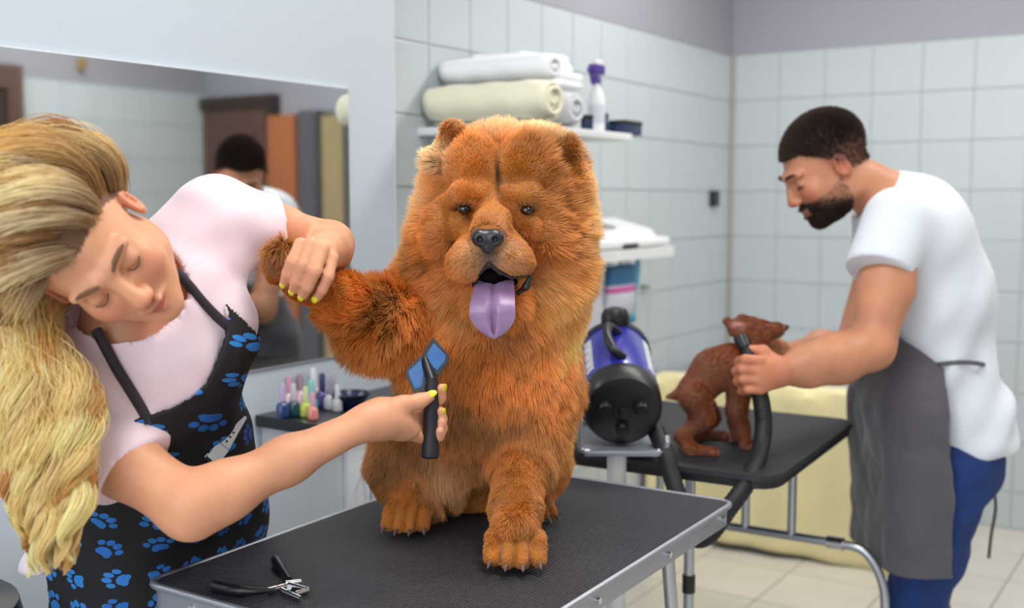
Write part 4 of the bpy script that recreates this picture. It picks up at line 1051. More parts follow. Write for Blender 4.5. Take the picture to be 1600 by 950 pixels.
sbuild('mouth_cavity', f, P(715, 480, 1.74), P(850, 405, 1.86), .003, mat('dark_mouth', '#120b0d', .95, spec=.05), d_root)
tg = NT('purple_tongue'); tg.l(tg.mix(tg.noise(40, 3), lin('#80658f'), lin('#a98ba9')), tg.b.inputs['Base Color']); tg.b.inputs['Roughness'].default_value = .3
tg.b.inputs['Subsurface Weight'].default_value = .3; tg.b.inputs['Subsurface Scale'].default_value = .006; tg.bump(tg.noise(600, 2), .35, .001)
def tpt(v, u):        # v along the tongue 0..1, u across -1..1
    cx = 773 - 5 * math.sin(v * PI * .8) + 2 * v; cy = 438 + 92 * v; Y = 1.776 - .058 * math.sin(min(1, v * 1.8) * PI / 2) + .006 * v
    w = 30 + 6 * math.sin(min(1, v / .62) * PI / 2) if v < .58 else 36 * (max(0, 1 - ((v - .58) / .425) ** 1.7)) ** .72 + .5
    w = w if v > .0 else 28
    q = P(cx + u * w, cy, Y); g = math.exp(-(u / .13) ** 2) * .009 * (1 if v < .93 else .3); return q + Vector((0, g + .006 * u * u, 0))
mb = MB(); nv_, nu = 34, 22; top = []; bot = []
for i in range(nv_ + 1):
    v = i / nv_; top.append([mb.bm.verts.new(tpt(v, -1 + 2 * j / nu)) for j in range(nu + 1)])
    bot.append([mb.bm.verts.new(tpt(v, (-1 + 2 * j / nu) * .94) + Vector((0, .010 * math.sqrt(max(0.02, 1 - (-1 + 2 * j / nu) ** 2)), 0))) for j in range(nu + 1)])
for i in range(nv_):
    for j in range(nu):
        mb.bm.faces.new((top[i][j], top[i + 1][j], top[i + 1][j + 1], top[i][j + 1])); mb.bm.faces.new((bot[i][j], bot[i][j + 1], bot[i + 1][j + 1], bot[i + 1][j]))
    for j, r_ in ((0, 1), (nu, -1)): mb.bm.faces.new((top[i][j], bot[i][j], bot[i + 1][j], top[i + 1][j])[::r_])
for j in range(nu): mb.bm.faces.new((top[nv_][j], bot[nv_][j], bot[nv_][j + 1], top[nv_][j + 1]))
mb.build('tongue', tg.m, d_root)
cm = mat('horn_claw', '#6b5a55', .35)
for tp, f_, su in toes:
    d_ = (f_ + su * .25).normalized(); c0 = tp + d_ * .012 + Vector((0, 0, -.004))
    MB().tube([c0, c0 + d_ * .007 + Vector((0, 0, -.001)), c0 + d_ * .012 + Vector((0, 0, -.006))], [.0034, .0028, .0008], 8).build('claw', cm, d_root)
# ================================================================== PEOPLE: shared head
class Frame:
    """c + right*x + fwd*y + up*z, scaled"""
    def __init__(s, c, fwd, up, sc=1.0):
        f = Vector(fwd).normalized(); u = Vector(up); u = (u - f * u.dot(f)).normalized(); r = f.cross(u)
        s.c, s.f, s.u, s.r, s.s = Vector(c), f, u, r, sc
        s.R = np.array([[r[i], f[i], u[i]] for i in range(3)])
    def __call__(s, x, y, z): return s.c + (s.r * x + s.f * y + s.u * z) * s.s
    def loc(s, p): return ((p - V3(s.c)) @ s.R) / s.s
def head(sh, F, male=False):
    q = F.s; e = lambda c, r, k=.015, sub=False: sh.ell(F(*c), tuple(x * q for x in r), R=F.R, k=k * q, sub=sub)
    e((0, -.018, .036), (.076, .098, .084), .02); e((0, .032, -.030), (.060, .062, .085), .03)
    e((0, .040, -.078), (.046 if male else .040, .046, .036), .03); e((0, .080, -.102), (.020, .016, .015), .025)
    for s_ in (-1, 1):
        e((s_ * .036, .062, -.032), (.026, .026, .026), .02); e((s_ * .052, .0, -.062), (.018, .035, .03), .03)
        e((s_ * .031, .100, .004), (.019, .020, .012), .014, True)
        sh.cap(F(s_ * .012, .090, .024), F(s_ * .046, .078, .024), .010 * q, .008 * q, k=.012 * q)
        e((s_ * .031, .0785, .003), (.0135, .012, .0115), .004)          # closed upper lid over the eye
        e((s_ * .0115, .103, -.036), (.0075, .009, .007), .005)          # nostril wings
        e((s_ * .079, -.006, -.008), (.008, .018, .030), .006); e((s_ * .083, -.001, -.006), (.005, .010, .017), .003, True)
        e((s_ * .006, .112, -.0435), (.0035, .005, .003), .002, True)
    sh.cap(F(0, .090, .016), F(0, .112, -.030), .008 * q, .0115 * q, k=.012 * q)
    sh.chain([F(-.023, .088, -.064), F(-.008, .099, -.0605), F(0, .100, -.0625), F(.008, .099, -.0605), F(.023, .088, -.064)], [x * q for x in (.003, .0058, .0055, .0058, .003)], k=.004 * q)
    sh.chain([F(-.021, .088, -.066), F(0, .098, -.0735), F(.021, .088, -.066)], [x * q for x in (.003, .0072, .003)], k=.004 * q)
    sh.chain([F(-.024, .092, -.0655), F(0, .106, -.0668), F(.024, .092, -.0655)], [.0009 * q] * 3, k=.002 * q, sub=True)
def head_cols(pos, F, c, lip, warm, lid=None):
    L = F.loc(pos); out = c.copy()
    def put(cen, r, col, s_):
        nonlocal out
        d = np.sqrt((((L - np.array(cen)) / np.array(r)) ** 2).sum(1)); w = s_ * sstep(1.2 - d, 0, .6); out = out * (1 - w[:, None]) + np.array(col[:3]) * w[:, None]
    for s_ in (-1, 1):
        put((s_ * .040, .075, -.030), (.026, .04, .022), warm, .5); put((s_ * .083, 0, -.01), (.02, .03, .04), warm, .5)
    put((0, .112, -.034), (.018, .02, .014), warm, .5)
    put((0, .098, -.0675), (.021, .02, .0095), lip, .9)
    return out
def brows_lashes(F, mat_, parent, male=False):
    q = F.s
    for s_ in (-1, 1):
        MB().tube([F(s_ * .013, .1005, .024), F(s_ * .025, .0985, .030), F(s_ * .038, .091, .030), F(s_ * .048, .082, .025)], [.0022 * q, .0034 * q, .003 * q, .0012 * q], 8).build('eyebrow', mat_, parent)
        MB().tube([F(s_ * .019, .0865, -.0035), F(s_ * .026, .0915, -.0065), F(s_ * .034, .0915, -.007), F(s_ * .043, .085, -.004)], [.0008 * q, .0014 * q, .0016 * q, .001 * q], 6).build('eyelashes', mat_, parent)
def skin_mat(name): return attr_mat(name, rough=.48, sss=.25, bump=.12, bscale=250, spec=.4)
def dirv(px, py, Y, px2, py2, Y2): return (P(px2, py2, Y2) - P(px, py, Y))
def strands_on(pos, quads, F, n, rng, wf, length, dirf, m=4):
    nn = normals(pos, quads); fp, fi = sample_surface(pos, quads, n, rng, wf); k = wf(fp) > 0; fp, fi = fp[k], fi[k]
    fn = nn[quads[fi]].mean(1); fn /= np.linalg.norm(fn, axis=1, keepdims=True)
    d = dirf(fp, fn); d = d + rng.normal(size=d.shape) * .18; d /= np.linalg.norm(d, axis=1, keepdims=True)
    T_ = np.linspace(0, 1, m); L = length * (.6 + .7 * rng.rand(len(fp)))
    return fp[:, None] + d[:, None] * (L[:, None] * T_)[..., None]
def cloth_mat(name, col, bump=.2, bscale=600, rough=.9, sheen=.2, vary=.04): return mat(name, col, rough, vary=vary, scale=12, bump=bump, bscale=bscale, sheen=sheen, bdist=.001)
def hit(f, px, py, t0=.9, out=0.0):
    d = rayd(px, py).normalized(); t = t0
    for _ in range(70):
        X = CAMP + d * t; v = float(f(np.array([[list(X)]]))[0, 0]); t += v * .8
        if abs(v) < .0004: break
    return CAMP + d * (t - out)
# ================================================================== THE MAN AT THE FAR TABLE
MY = 2.72
man = thing('person', 'bearded man in white tee and dark grey apron bending over the small brown dog', 'person', P(1440, 900, 2.75) * 1.0, 0)
man.location.z = 0
HF = Frame(P(1288, 258, MY), (-.82, -.10, -.56), (-.55, -.05, .83), 1.05)
mb_ = Sh(.03); head(mb_, HF, True)
nk0 = HF(0, -.03, -.045); mb_.cap(nk0, P(1392, 312, 2.74), .058, .068, k=.03)
mk = lambda a, b, c: P(a, b, c)
# torso core and legs under the clothes
mb_.chain([mk(1410, 345, 2.74), mk(1455, 460, 2.75), mk(1465, 580, 2.75), mk(1480, 680, 2.75)], [.10, .115, .105, .115], k=.04)
mb_.chain([mk(1400, 345, 2.90), mk(1415, 340, 2.60)], [.06, .06], k=.04)
SH_N, EL_N, WR_N = mk(1402, 350, 2.60), mk(1362, 543, 2.50), mk(1226, 581, 2.43)
mb_.chain([SH_N, mk(1384, 450, 2.55), EL_N], [.062, .060, .047], k=.03)
mb_.chain([EL_N, mk(1310, 560, 2.47), mk(1262, 572, 2.45), WR_N], [.048, .054, .044, .031], k=.03)
SH_F, EL_F, WR_F = mk(1392, 355, 2.92), mk(1330, 555, 2.80), mk(1240, 553, 2.60)
mb_.chain([SH_F, EL_F, mk(1285, 548, 2.70), WR_F], [.058, .046, .046, .030], k=.03)
# near hand, closed round the hose
mb_.ell(mk(1203, 583, 2.425), (.034, .022, .038), k=.022); mb_.ell(mk(1190, 588, 2.415), (.026, .020, .040), k=.015)
for i in range(4):
    y0 = 563 + 15.5 * i; r = (.0115, .012, .0118, .0100)[i]; dx = (4, 0, 2, 8)[i]
    mb_.chain([mk(1188, y0, 2.410), mk(1160 + dx, y0 - 1, 2.412), mk(1151 + dx, y0 + 2, 2.437), mk(1166 + dx, y0 + 3, 2.462), mk(1180, y0 + 3, 2.458)], [r * 1.05, r, r * .95, r * .9, r * .85], k=.005)
mb_.chain([mk(1212, 566, 2.44), mk(1192, 549, 2.44), mk(1172, 546, 2.447)], [.016, .013, .0105], k=.010)
# far hand, steadying the dog's neck
mb_.ell(mk(1218, 553, 2.575), (.034, .026, .024), k=.02)
for i in range(4):
    mb_.chain([mk(1212, 545 + 7 * i, 2.560 + .004 * i), mk(1193, 545 + 7 * i, 2.540), mk(1183, 551 + 6 * i, 2.522)], [.0105, .0100, .0085], k=.004)
mb_.chain([mk(1222, 540, 2.56), mk(1206, 533, 2.54), mk(1197, 535, 2.52)], [.014, .0115, .009], k=.008)
# hips, thighs, shins
leg_n = [mk(1490, 722, 2.68), mk(1450, 860, 2.69), mk(1430, 960, 2.68)]; kn = leg_n[-1]
leg_f = [mk(1490, 722, 2.84), mk(1452, 850, 2.86), mk(1436, 940, 2.88)]
an_n = Vector((kn.x + .06, kn.y + .02, .09)); an_f = Vector((leg_f[-1].x + .10, leg_f[-1].y, .09))
mb_.chain(leg_n + [an_n], [.088, .068, .052, .036], k=.04); mb_.chain(leg_f + [an_f], [.088, .068, .052, .036], k=.04)
SK_M = np.array(lin('#cf8f6c')[:3]); BEARD = np.array(lin('#3c2e28')[:3]); HAIRM = np.array(lin('#4a3a34')[:3])
def mask_beard(L): return (L[:, 2] < -.045 + .35 * np.maximum(0, .05 - L[:, 1])) & (L[:, 1] > .005) & (L[:, 2] > -.125) & (np.abs(L[:, 0]) < .09) & ~((np.abs(L[:, 0]) < .02) & (np.abs(L[:, 2] + .0675) < .008))
def mask_hair(L): return ((L[:, 2] > .060 - .9 * np.maximum(0, .055 - L[:, 1])) | (L[:, 1] < -.03)) & (L[:, 2] > -.045 + .2 * np.maximum(0, L[:, 1] + .1)) & (L[:, 1] < .085) & (np.abs(L[:, 0]) < .1)
def hair_w(L): return .35 + .65 * sstep(L[:, 2] - .0 * L[:, 1], .0, .055)
def beard_w(L): return .25 + .75 * sstep(.02 * 0 - L[:, 2] + .5 * (L[:, 1] - .06), .045, .085)
def man_col(p):
    c = np.tile(SK_M, (len(p), 1)) * (1 + .10 * vnoise(p, 40, 5)[:, None]); c = head_cols(p, HF, c, lin('#a65c50'), lin('#c4644e')); L = HF.loc(p); near = np.linalg.norm(L, axis=1) < .16
    wb_ = (near & mask_beard(L)) * beard_w(L); c = c * (1 - wb_[:, None] * .85) + BEARD * 1.3 * wb_[:, None] * .85; wh_ = (near & mask_hair(L)) * hair_w(L); c = c * (1 - wh_[:, None]) + HAIRM * 1.3 * wh_[:, None]
    hr = reach(p, P(1185, 580, 2.45), (.07, .2, .07)) < 1; c[hr] = c[hr] * np.array([1.02, .88, .85]); return np.clip(c, 0, 1)
mp_, mq_ = surf(mb_, (.45, 2.2, .03), (1.45, 3.15, 1.75), .0045)
link('body', np_mesh('body', mp_, mq_, man_col(mp_)), skin_mat('man_skin'), man)
r2_ = np.random.RandomState(3)
for nm2, mk_, n_, ln, colr in (('hair', mask_hair, 26000, .008, HAIRM), ('beard', mask_beard, 9000, .005, BEARD)):
    wf = lambda p: (mk_(HF.loc(p)) & (np.linalg.norm(HF.loc(p), axis=1) < .16)) * (hair_w if nm2 == 'hair' else beard_w)(HF.loc(p)) ** 1.5
    st = strands_on(mp_, mq_, HF, n_, r2_, wf, ln, lambda p, n: n + V3(HF.f) * .4 + V3(HF.u) * .1)
    cc_ = np.tile(colr, (len(st), 4, 1)) * (.7 + .8 * r2_.rand(len(st), 1, 1))
    hair_curves(nm2, st, np.array([.0007, .0007, .0005, .0003])[None] * np.ones((len(st), 1)), hair_mat('short_dark_hair', .4, .5, .1), man, cc_)
brows_lashes(HF, mat('dark_brow', '#2c201b', .8), man, True)
# tee
tee = Sh(.05)
def TE(a, b, c, rx, ry, ryy, k=None): tee.ell(P(a, b, c), (K(rx, c), ryy, K(ry, c)), k=k)
TE(1425, 375, 2.75, 88, 100, .19); TE(1462, 470, 2.75, 88, 110, .175); TE(1462, 575, 2.75, 82, 90, .165)
TE(1490, 640, 2.76, 86, 75, .175); TE(1500, 682, 2.76, 80, 40, .18)
tee.cap(P(1385, 318, 2.745), P(1420, 345, 2.75), .078, .10)
slv_end = P(1370, 425, 2.55); tee.cap(P(1403, 348, 2.605), slv_end + (slv_end - P(1403, 348, 2.605)).normalized() * .05, .082, .072)
slv_f = P(1365, 425, 2.90); tee.cap(P(1400, 345, 2.88), slv_f, .083, .068)
neckcut = half(P(1375, 300, 2.74), (-.75, 0, .55))
tee_cut = half(slv_end, P(1374, 440, 2.54) - P(1395, 350, 2.62))
def near_sleeve(X): return np.minimum.reduce([-tee_cut(X), np.full(X.shape[:-1], 9.)])
class Cut:
    """half-space cut that only acts within radius r of point c"""
    def __init__(s, f, pl, c, r): s.f, s.pl, s.c, s.r = f, pl, V3(c), r
    def __call__(s, X):
        d = np.minimum(s.pl(X), s.r - np.linalg.norm(X - s.c, axis=-1)); return np.maximum(s.f(X), d)
hem = half(P(1500, 692, 2.76), (.06, 0, -1))
teef = Cut(Cut(Cut(tee, neckcut, P(1366, 292, 2.74), .085), tee_cut, slv_end + Vector((0, 0, -.03)), .135), half(slv_f, P(1360, 440, 2.9) - P(1395, 350, 2.88)), slv_f, .13)
teef = inter(teef, hem)
def folds(p):
    a = sstep(p[:, 2], 1.25, .95); x = p[:, 0] * 1.0 + p[:, 1] * .4
    return .0045 * vnoise(p * np.array([1, 1, .35]), 34, 8) * (.35 + a) + .004 * a * np.sin((p[:, 0] * .8 - p[:, 2] * .5) * 75 + 2 * vnoise(p, 9, 2))
sbuild('tshirt', teef, (.6, 2.3, .6), (1.45, 3.15, 1.5), .006, cloth_mat('white_cotton', '#dde2ea'), man, disp=folds)
# jeans
je = Sh(.05)
je.ell(P(1492, 715, 2.75), (.105, .165, .12)); je.chain(leg_n + [an_n + Vector((0, 0, -.02))], [.103, .086, .070, .052], k=.03); je.chain(leg_f + [an_f + Vector((0, 0, -.02))], [.103, .086, .070, .052], k=.03)
jm = mat('dark_blue_denim', '#1c3a78', .85, vary=.25, scale=14, bump=.3, bscale=500, stretch=(1, 1, .5))
sbuild('jeans', inter(je, half((0, 0, .075), (0, 0, -1))), (.6, 2.3, .03), (1.45, 3.15, .95), .007, jm, man, disp=lambda p: .004 * vnoise(p, 40, 6) + .002 * vnoise(p, 95, 7))
for an_ in (an_n, an_f):
    f = Sh(.03); f.ell(an_ + Vector((-.08, 0, -.045)), (.125, .048, .042)).cap(an_ + Vector((0, 0, -.03)), an_ + Vector((0, 0, .02)), .05, .048)
    sbuild('shoe', inter(f, half((0, 0, .012), (0, 0, -1))), an_ - Vector((.25, .1, .09)), an_ + Vector((.1, .1, .1)), .006, mat('dark_shoe', '#26262b', .6), man)
    MB().box(an_ + Vector((-.075, 0, -.084)), (.125, .047, .006), bev=.003).build('sole', M['white'], man)
# apron: a shell on the front of torso and skirt
apr = Sh(.06)
apr.ell(P(1425, 375, 2.75), (K(88, 2.75), .19, K(100, 2.75))); apr.ell(P(1462, 470, 2.75), (K(90, 2.75), .178, K(115, 2.75))); apr.ell(P(1455, 575, 2.75), (K(88, 2.75), .172, K(95, 2.75)))
apr.box(P(1424, 745, 2.75), (K(66, 2.75), .205, .27), Matrix.Rotation(-.045, 3, 'Y'), rd=.08, k=.07)
side_pl = half(P(1472, 740, 2.6), (.996, -.0, .055))
top_pl = half(P(1435, 545, 2.6), (.62, 0, .8))
aprf = inter(diff(grow(apr, .010), grow(apr, .003)), side_pl, top_pl, half(P(1410, 885, 2.65), (.07, 0, -1)))
am = cloth_mat('charcoal_apron_cloth', '#565259', .3, 500)
sbuild('apron', aprf, (.75, 2.4, .35), (1.3, 3.1, 1.25), .0035, am, man, disp=lambda p: .0045 * vnoise(p, 26, 9) * sstep(p[:, 2], 1.1, .8) + .002 * vnoise(p, 60, 10))
strap = [hit(aprf, 1466, 569, 1.5, .002)] + [hit(teef, x, y, 1.5, .004) for x, y in ((1485, 567), (1505, 566), (1522, 567), (1534, 569))] + [P(1547, 572, 2.75)]
MB().tube(smooth_path(strap, 6), .0055, 8).build('waist_tie', M['locker'], man)
mb = MB()
mb.tube(smooth_path([P(1540, 568, 2.74), P(1556, 576, 2.75), P(1562, 592, 2.755), P(1553, 600, 2.755)], 5), .004, 8)
mb.tube(smooth_path([P(1541, 572, 2.77), P(1562, 612, 2.80), P(1582, 660, 2.80), P(1570, 690, 2.79), P(1551, 745, 2.79), P(1556, 790, 2.79), P(1549, 835, 2.79), P(1545, 872, 2.79)], 6), .0042, 8)
mb.build('tie_ends', mat('brown_grey_tie', '#6f625f', .8), man)

# ================================================================== THE SMALL BROWN DOG
SY = 2.50
def q2(a, b, c=SY): return P(a, b, c)
pf1 = PZ(1163, 702, T2); pf2 = PZ(1150, 690, T2); ph1 = PZ(1100, 712, T2); ph2 = PZ(1118, 687, T2)
sd = thing('small_brown_dog', 'small short-haired reddish-brown dog standing crouched on the folding table', 'dog', (q2(1120, 700).x, SY, T2), 0)
s_ = Sh(.02)
s_.chain([q2(1090, 610), q2(1115, 578), q2(1145, 572), q2(1163, 572)], [.040, .041, .043, .040], k=.03)
s_.cap(q2(1160, 590), q2(1165, 566), .036, .034); s_.chain([q2(1166, 565), q2(1176, 545), q2(1180, 528)], [.032, .025, .025], k=.02)
s_.ell(q2(1183, 517), (.030, .024, .025)); s_.chain([q2(1195, 517), q2(1212, 515), q2(1226, 512)], [.019, .013, .0085], k=.012); s_.cap(q2(1198, 524), q2(1217, 521), .010, .006, k=.008)
s_.chain([q2(1080, 605), q2(1062, 616), q2(1045, 620)], [.022, .009, .005], k=.015)
# hind legs: thigh forward to the knee, back to the hock, down to the foot
for (ft, YY, ox) in ((ph1, SY - .035, 0), (ph2, SY + .045, 10)):
    s_.chain([q2(1088, 622, YY), q2(1098 + ox, 652, YY), q2(1066 + ox, 682, YY), ft + Vector((-.028, .005, .012)), ft + Vector((.016, 0, .0095))], [.036, .022, .0125, .0115, .0095], k=.015)
    for j in (-1, 0, 1): s_.ell(ft + Vector((.022, j * .008, .008)), (.010, .0055, .0075), k=.003)
for (ft, YY, ox) in ((pf1, SY - .03, 0), (pf2, SY + .04, -6)):
    s_.chain([q2(1160 + ox, 598, YY), q2(1154 + ox, 640, YY), ft + Vector((-.004, 0, .05)), ft + Vector((.004, 0, .011))], [.027, .0165, .0115, .0115], k=.015)
    for j in (-1, 0, 1): s_.ell(ft + Vector((.014, j * .008, .008)), (.009, .0055, .0075), k=.003)
# ears
e0 = q2(1172, 510, SY - .012); e1 = q2(1135, 500, SY - .02)
s_.chain([e0, q2(1152, 510, SY - .02), e1], [.013, .012, .004], k=.008); s_.chain([q2(1168, 526, SY - .015), q2(1150, 516, SY - .02), e1], [.013, .012, .003], k=.008); s_.ell(q2(1155, 514, SY - .034), (.014, .008, .008), k=.004, sub=True)
s_.chain([q2(1178, 505, SY + .02), q2(1160, 500, SY + .03), q2(1150, 500, SY + .035)], [.012, .010, .004], k=.008)
def sd_col(p):
    c = np.tile(np.array(lin('#8a4824')[:3]), (len(p), 1)) * (1 + .12 * vnoise(p, 60, 3)[:, None])
    return np.clip(blend(p, lin('#8a4824'), [(e0 * .5 + e1 * .5 + Vector((0, -.02, -.003)), (.022, .018, .012), lin('#d9a09a')[:3], .9), (q2(1224, 512), (.012, .012, .012), lin('#3a2218')[:3], .8), (q2(1120, 610), (.07, .06, .02), lin('#5c3420')[:3], .5), (q2(1168, 560), (.03, .05, .035), lin('#6a3a24')[:3], .5)]) * (1 + .12 * vnoise(p, 60, 3)[:, None]), 0, 1)
sp_, sq_ = surf(inter(s_, half((0, 0, T2 + .001), (0, 0, -1))), (.3, 2.35, .73), (.72, 2.68, 1.12), .0032)
link('body', np_mesh('body', sp_, sq_, sd_col(sp_)), attr_mat('short_coat', rough=.55, bump=.25, bscale=400, sheen=.2), sd)
r3 = np.random.RandomState(8)
nn_ = normals(sp_, sq_); fpp, fii = sample_surface(sp_, sq_, 45000, r3); fnn = nn_[sq_[fii]].mean(1); fnn /= np.linalg.norm(fnn, axis=1, keepdims=True)
back_ = np.array([-.9, 0, -.5]); dd = back_ - fnn * (fnn @ back_)[:, None] + fnn * .35 + r3.normal(size=fnn.shape) * .15; dd /= np.linalg.norm(dd, axis=1, keepdims=True)
T4 = np.linspace(0, 1, 3); Ls = .006 * (.7 + .6 * r3.rand(len(fpp))); stt = fpp[:, None] + dd[:, None] * (Ls[:, None] * T4)[..., None]; stt[..., 2] = np.maximum(stt[..., 2], T2 + .001)
cc_ = sd_col(fpp)[:, None] * (.7 + .6 * r3.rand(len(fpp), 1, 1)) * np.ones((1, 3, 1)); kk_ = reach(fpp, q2(1228, 511), (.009, .02, .009)) > 1
hair_curves('short_fur', stt[kk_], np.array([.0005, .0004, .0002])[None] * np.ones((kk_.sum(), 1)), hair_mat('short_brown_fur', .4, .5, .1), sd, np.clip(cc_[kk_], 0, 1))
MB().ball(q2(1228, 511), (.0075, .008, .006), 14).build('nose', M['black'], sd)
for s__ in (-1, 1): MB().ball(q2(1196, 511, SY + s__ * .0195), (.0048, .0035, .0042), 14).build('eye', em, sd)

# ================================================================== THE DRYER HOSE
hz = [P(1164, 541, 2.455), P(1172, 560, 2.440), P(1181, 592, 2.436), P(1190, 630, 2.425), P(1193, 665, 2.41), P(1187, 705, 2.37), P(1168, 752, 2.27), P(1138, 795, 2.235), P(1108, 835, 2.24), P(1083, 838, 2.25), P(1064, 790, 2.28), P(1050, 745, 2.31), P(1038, 705, 2.34), P(1024, 672, 2.40)]
hz = smooth_path(hz, 14); ht = thing('dryer_hose', 'black ribbed hose looping from the blue dryer up to the man\'s fist', 'hose', hz[0], 0)
hr_ = [(.0198 if i % 2 else .0186) * (1.0 if i > 40 else .62 + .38 * min(1, i / 40)) for i in range(len(hz))]
MB().tube(hz, hr_, 18).build('hose_tube', M['black_rubber'], ht)
MB().cone(hz[2], P(1157, 527, 2.47), .014, .017, 16).build('nozzle', M['black'], ht)
# ================================================================== THE WOMAN GROOMER
wo = thing('person', 'blond woman in pink tee and blue paw-print apron holding the fluffy dog\'s paw', 'person', (-.62, 1.88, 0), 0)
WF = Frame(P(138, 385, 1.45), (.62, -.62, -.48), (-.45, -.75, .45), 1.0)
R_S, EL_R, WR_R = P(92, 632, 1.57), P(298, 792, 1.50), P(572, 660, 1.615)
L_S, EL_L, WR_L = P(340, 352, 1.70), P(516, 382, 1.86), P(508, 392, 1.685)
lat = (L_S - R_S).normalized(); HIP = Vector((-.620, 1.880, .82)); MS = (L_S + R_S) / 2
upv = (MS - HIP); upv = (upv - lat * upv.dot(lat)).normalized(); frt = upv.cross(-lat).normalized()
TR = np.array([[lat[i], frt[i], upv[i]] for i in range(3)])
UR = np.array([[U[i], NV[i], (0, 0, 1)[i]] for i in range(3)])
CH = P(238, 545, 1.64); WA = P(262, 715, 1.76)
wb = Sh(.03); head(wb, WF)
wb.cap(WF(0, -.035, -.045), MS + upv * .015, .045, .052, k=.03)
wb.chain([R_S, MS + upv * .0, L_S], [.050, .065, .050], k=.05)
wb.ell(CH, (.135, .085, .13), R=TR); wb.chain([CH, WA, HIP], [.09, .10, .11], k=.05)
wb.chain([R_S, P(192, 722, 1.53), EL_R], [.046, .044, .042], k=.03)
wb.chain([EL_R, P(350, 768, 1.52), P(450, 719, 1.565), WR_R], [.042, .039, .0315, .0230], k=.025)
wb.chain([L_S, P(430, 362, 1.77), EL_L], [.048, .040, .038], k=.03)
wb.chain([EL_L, P(515, 390, 1.79), WR_L], [.039, .036, .025], k=.012)
for s in (-1, 1): wb.chain([HIP + U * .09 * s, HIP + U * .095 * s + Vector((0, 0, -.38)), HIP + U * .09 * s + Vector((0, 0, -.74))], [.085, .055, .036])
# right hand on the brush
h = lambda x, y, Y: P(x, y, Y)
wb.chain([WR_R, h(596, 655, 1.632), h(622, 660, 1.645)], [.0235, .028, .024], k=.02); wb.ell(h(632, 672, 1.652), (.024, .014, .016), k=.015)
wb.chain([h(596, 642, 1.632), h(630, 632, 1.640), h(655, 627, 1.650), h(671, 620, 1.656)], [.0165, .0125, .0105, .0085], k=.010)
RF = [[h(620, 645, 1.655), h(650, 642, 1.692), h(676, 638, 1.706), h(688, 622, 1.694), h(690, 607, 1.688)],
      [h(624, 656, 1.660), h(652, 656, 1.696), h(680, 658, 1.706), h(690, 655, 1.692), h(689, 643, 1.684)],
      [h(628, 668, 1.660), h(654, 672, 1.690), h(680, 676, 1.702), h(691, 670, 1.688), h(690, 660, 1.680)],
      [h(632, 678, 1.655), h(656, 684, 1.680), h(678, 688, 1.692), h(687, 682, 1.680), h(687, 674, 1.674)]]
for i, c_ in enumerate(RF): r = (.0098, .0098, .0094, .0084)[i]; wb.chain(c_, [r * 1.1, r, r * .95, r * .88, r * .8], k=.004)
# left hand over the dog's foreleg
wb.chain([WR_L, h(503, 394, 1.640)], [.025, .026], k=.02); wb.ell(h(497, 393, 1.625), (.028, .016, .020), k=.014)
LF = [[h(478, 386, 1.618), h(470, 382, 1.600), h(456, 410, 1.584), h(449, 428, 1.590), h(445, 441, 1.604)],
      [h(490, 386, 1.612), h(487, 381, 1.592), h(473, 415, 1.574), h(464, 438, 1.582), h(459, 452, 1.598)],
      [h(502, 392, 1.612), h(504, 388, 1.592), h(492, 424, 1.574), h(481, 448, 1.582), h(474, 461, 1.598)],
      [h(514, 400, 1.618), h(519, 402, 1.600), h(513, 432, 1.586), h(504, 452, 1.592), h(496, 464, 1.604)]]
for i, c_ in enumerate(LF): r = (.0094, .0096, .0094, .0086)[i]; wb.chain(c_, [r * 1.15, r * 1.05, r * .97, r * .9, r * .8], k=.0035)
wb.chain([h(492, 395, 1.655), h(468, 402, 1.69), h(452, 405, 1.70)], [.015, .012, .009], k=.01)
SK_W = np.array(lin('#e2a27c')[:3]); HB = np.array(lin('#6e4a30')[:3]); 
def wmask_hair(L): return ((L[:, 2] > .062 - .9 * np.maximum(0, .05 - L[:, 1])) | (L[:, 1] < -.025)) & (L[:, 2] > -.07 + .3 * np.maximum(0, L[:, 1] + .1)) & (L[:, 1] < .088) & (np.linalg.norm(L, axis=1) < .15)
def wcol(p):
    c = np.tile(SK_W, (len(p), 1)) * (1 + .05 * vnoise(p, 40, 5)[:, None]); c = head_cols(p, WF, c, lin('#c0605c'), lin('#dc8468')); L = WF.loc(p)
    c[wmask_hair(L)] = HB
    for ch in RF + LF:
        for q in ch[1:]:
            w = sstep(1.3 - reach(p, q, (.011, .011, .011)), 0, .8) * .35; c = c * (1 - w[:, None]) + np.array(lin('#e59a80')[:3]) * w[:, None]
    for q in (EL_R, EL_L):
        w = sstep(1.3 - reach(p, q, (.05, .05, .05)), 0, .8) * .2; c = c * (1 - w[:, None]) + np.array(lin('#dd9272')[:3]) * w[:, None]
    return np.clip(c, 0, 1)
wp, wq = surf(wb, (-1.0, 1.2, .03), (-.08, 2.15, 1.48), .0036)
link('body', np_mesh('body', wp, wq, wcol(wp)), skin_mat('woman_skin'), wo)
brows_lashes(WF, mat('brown_brow', '#6b4a32', .8), wo)
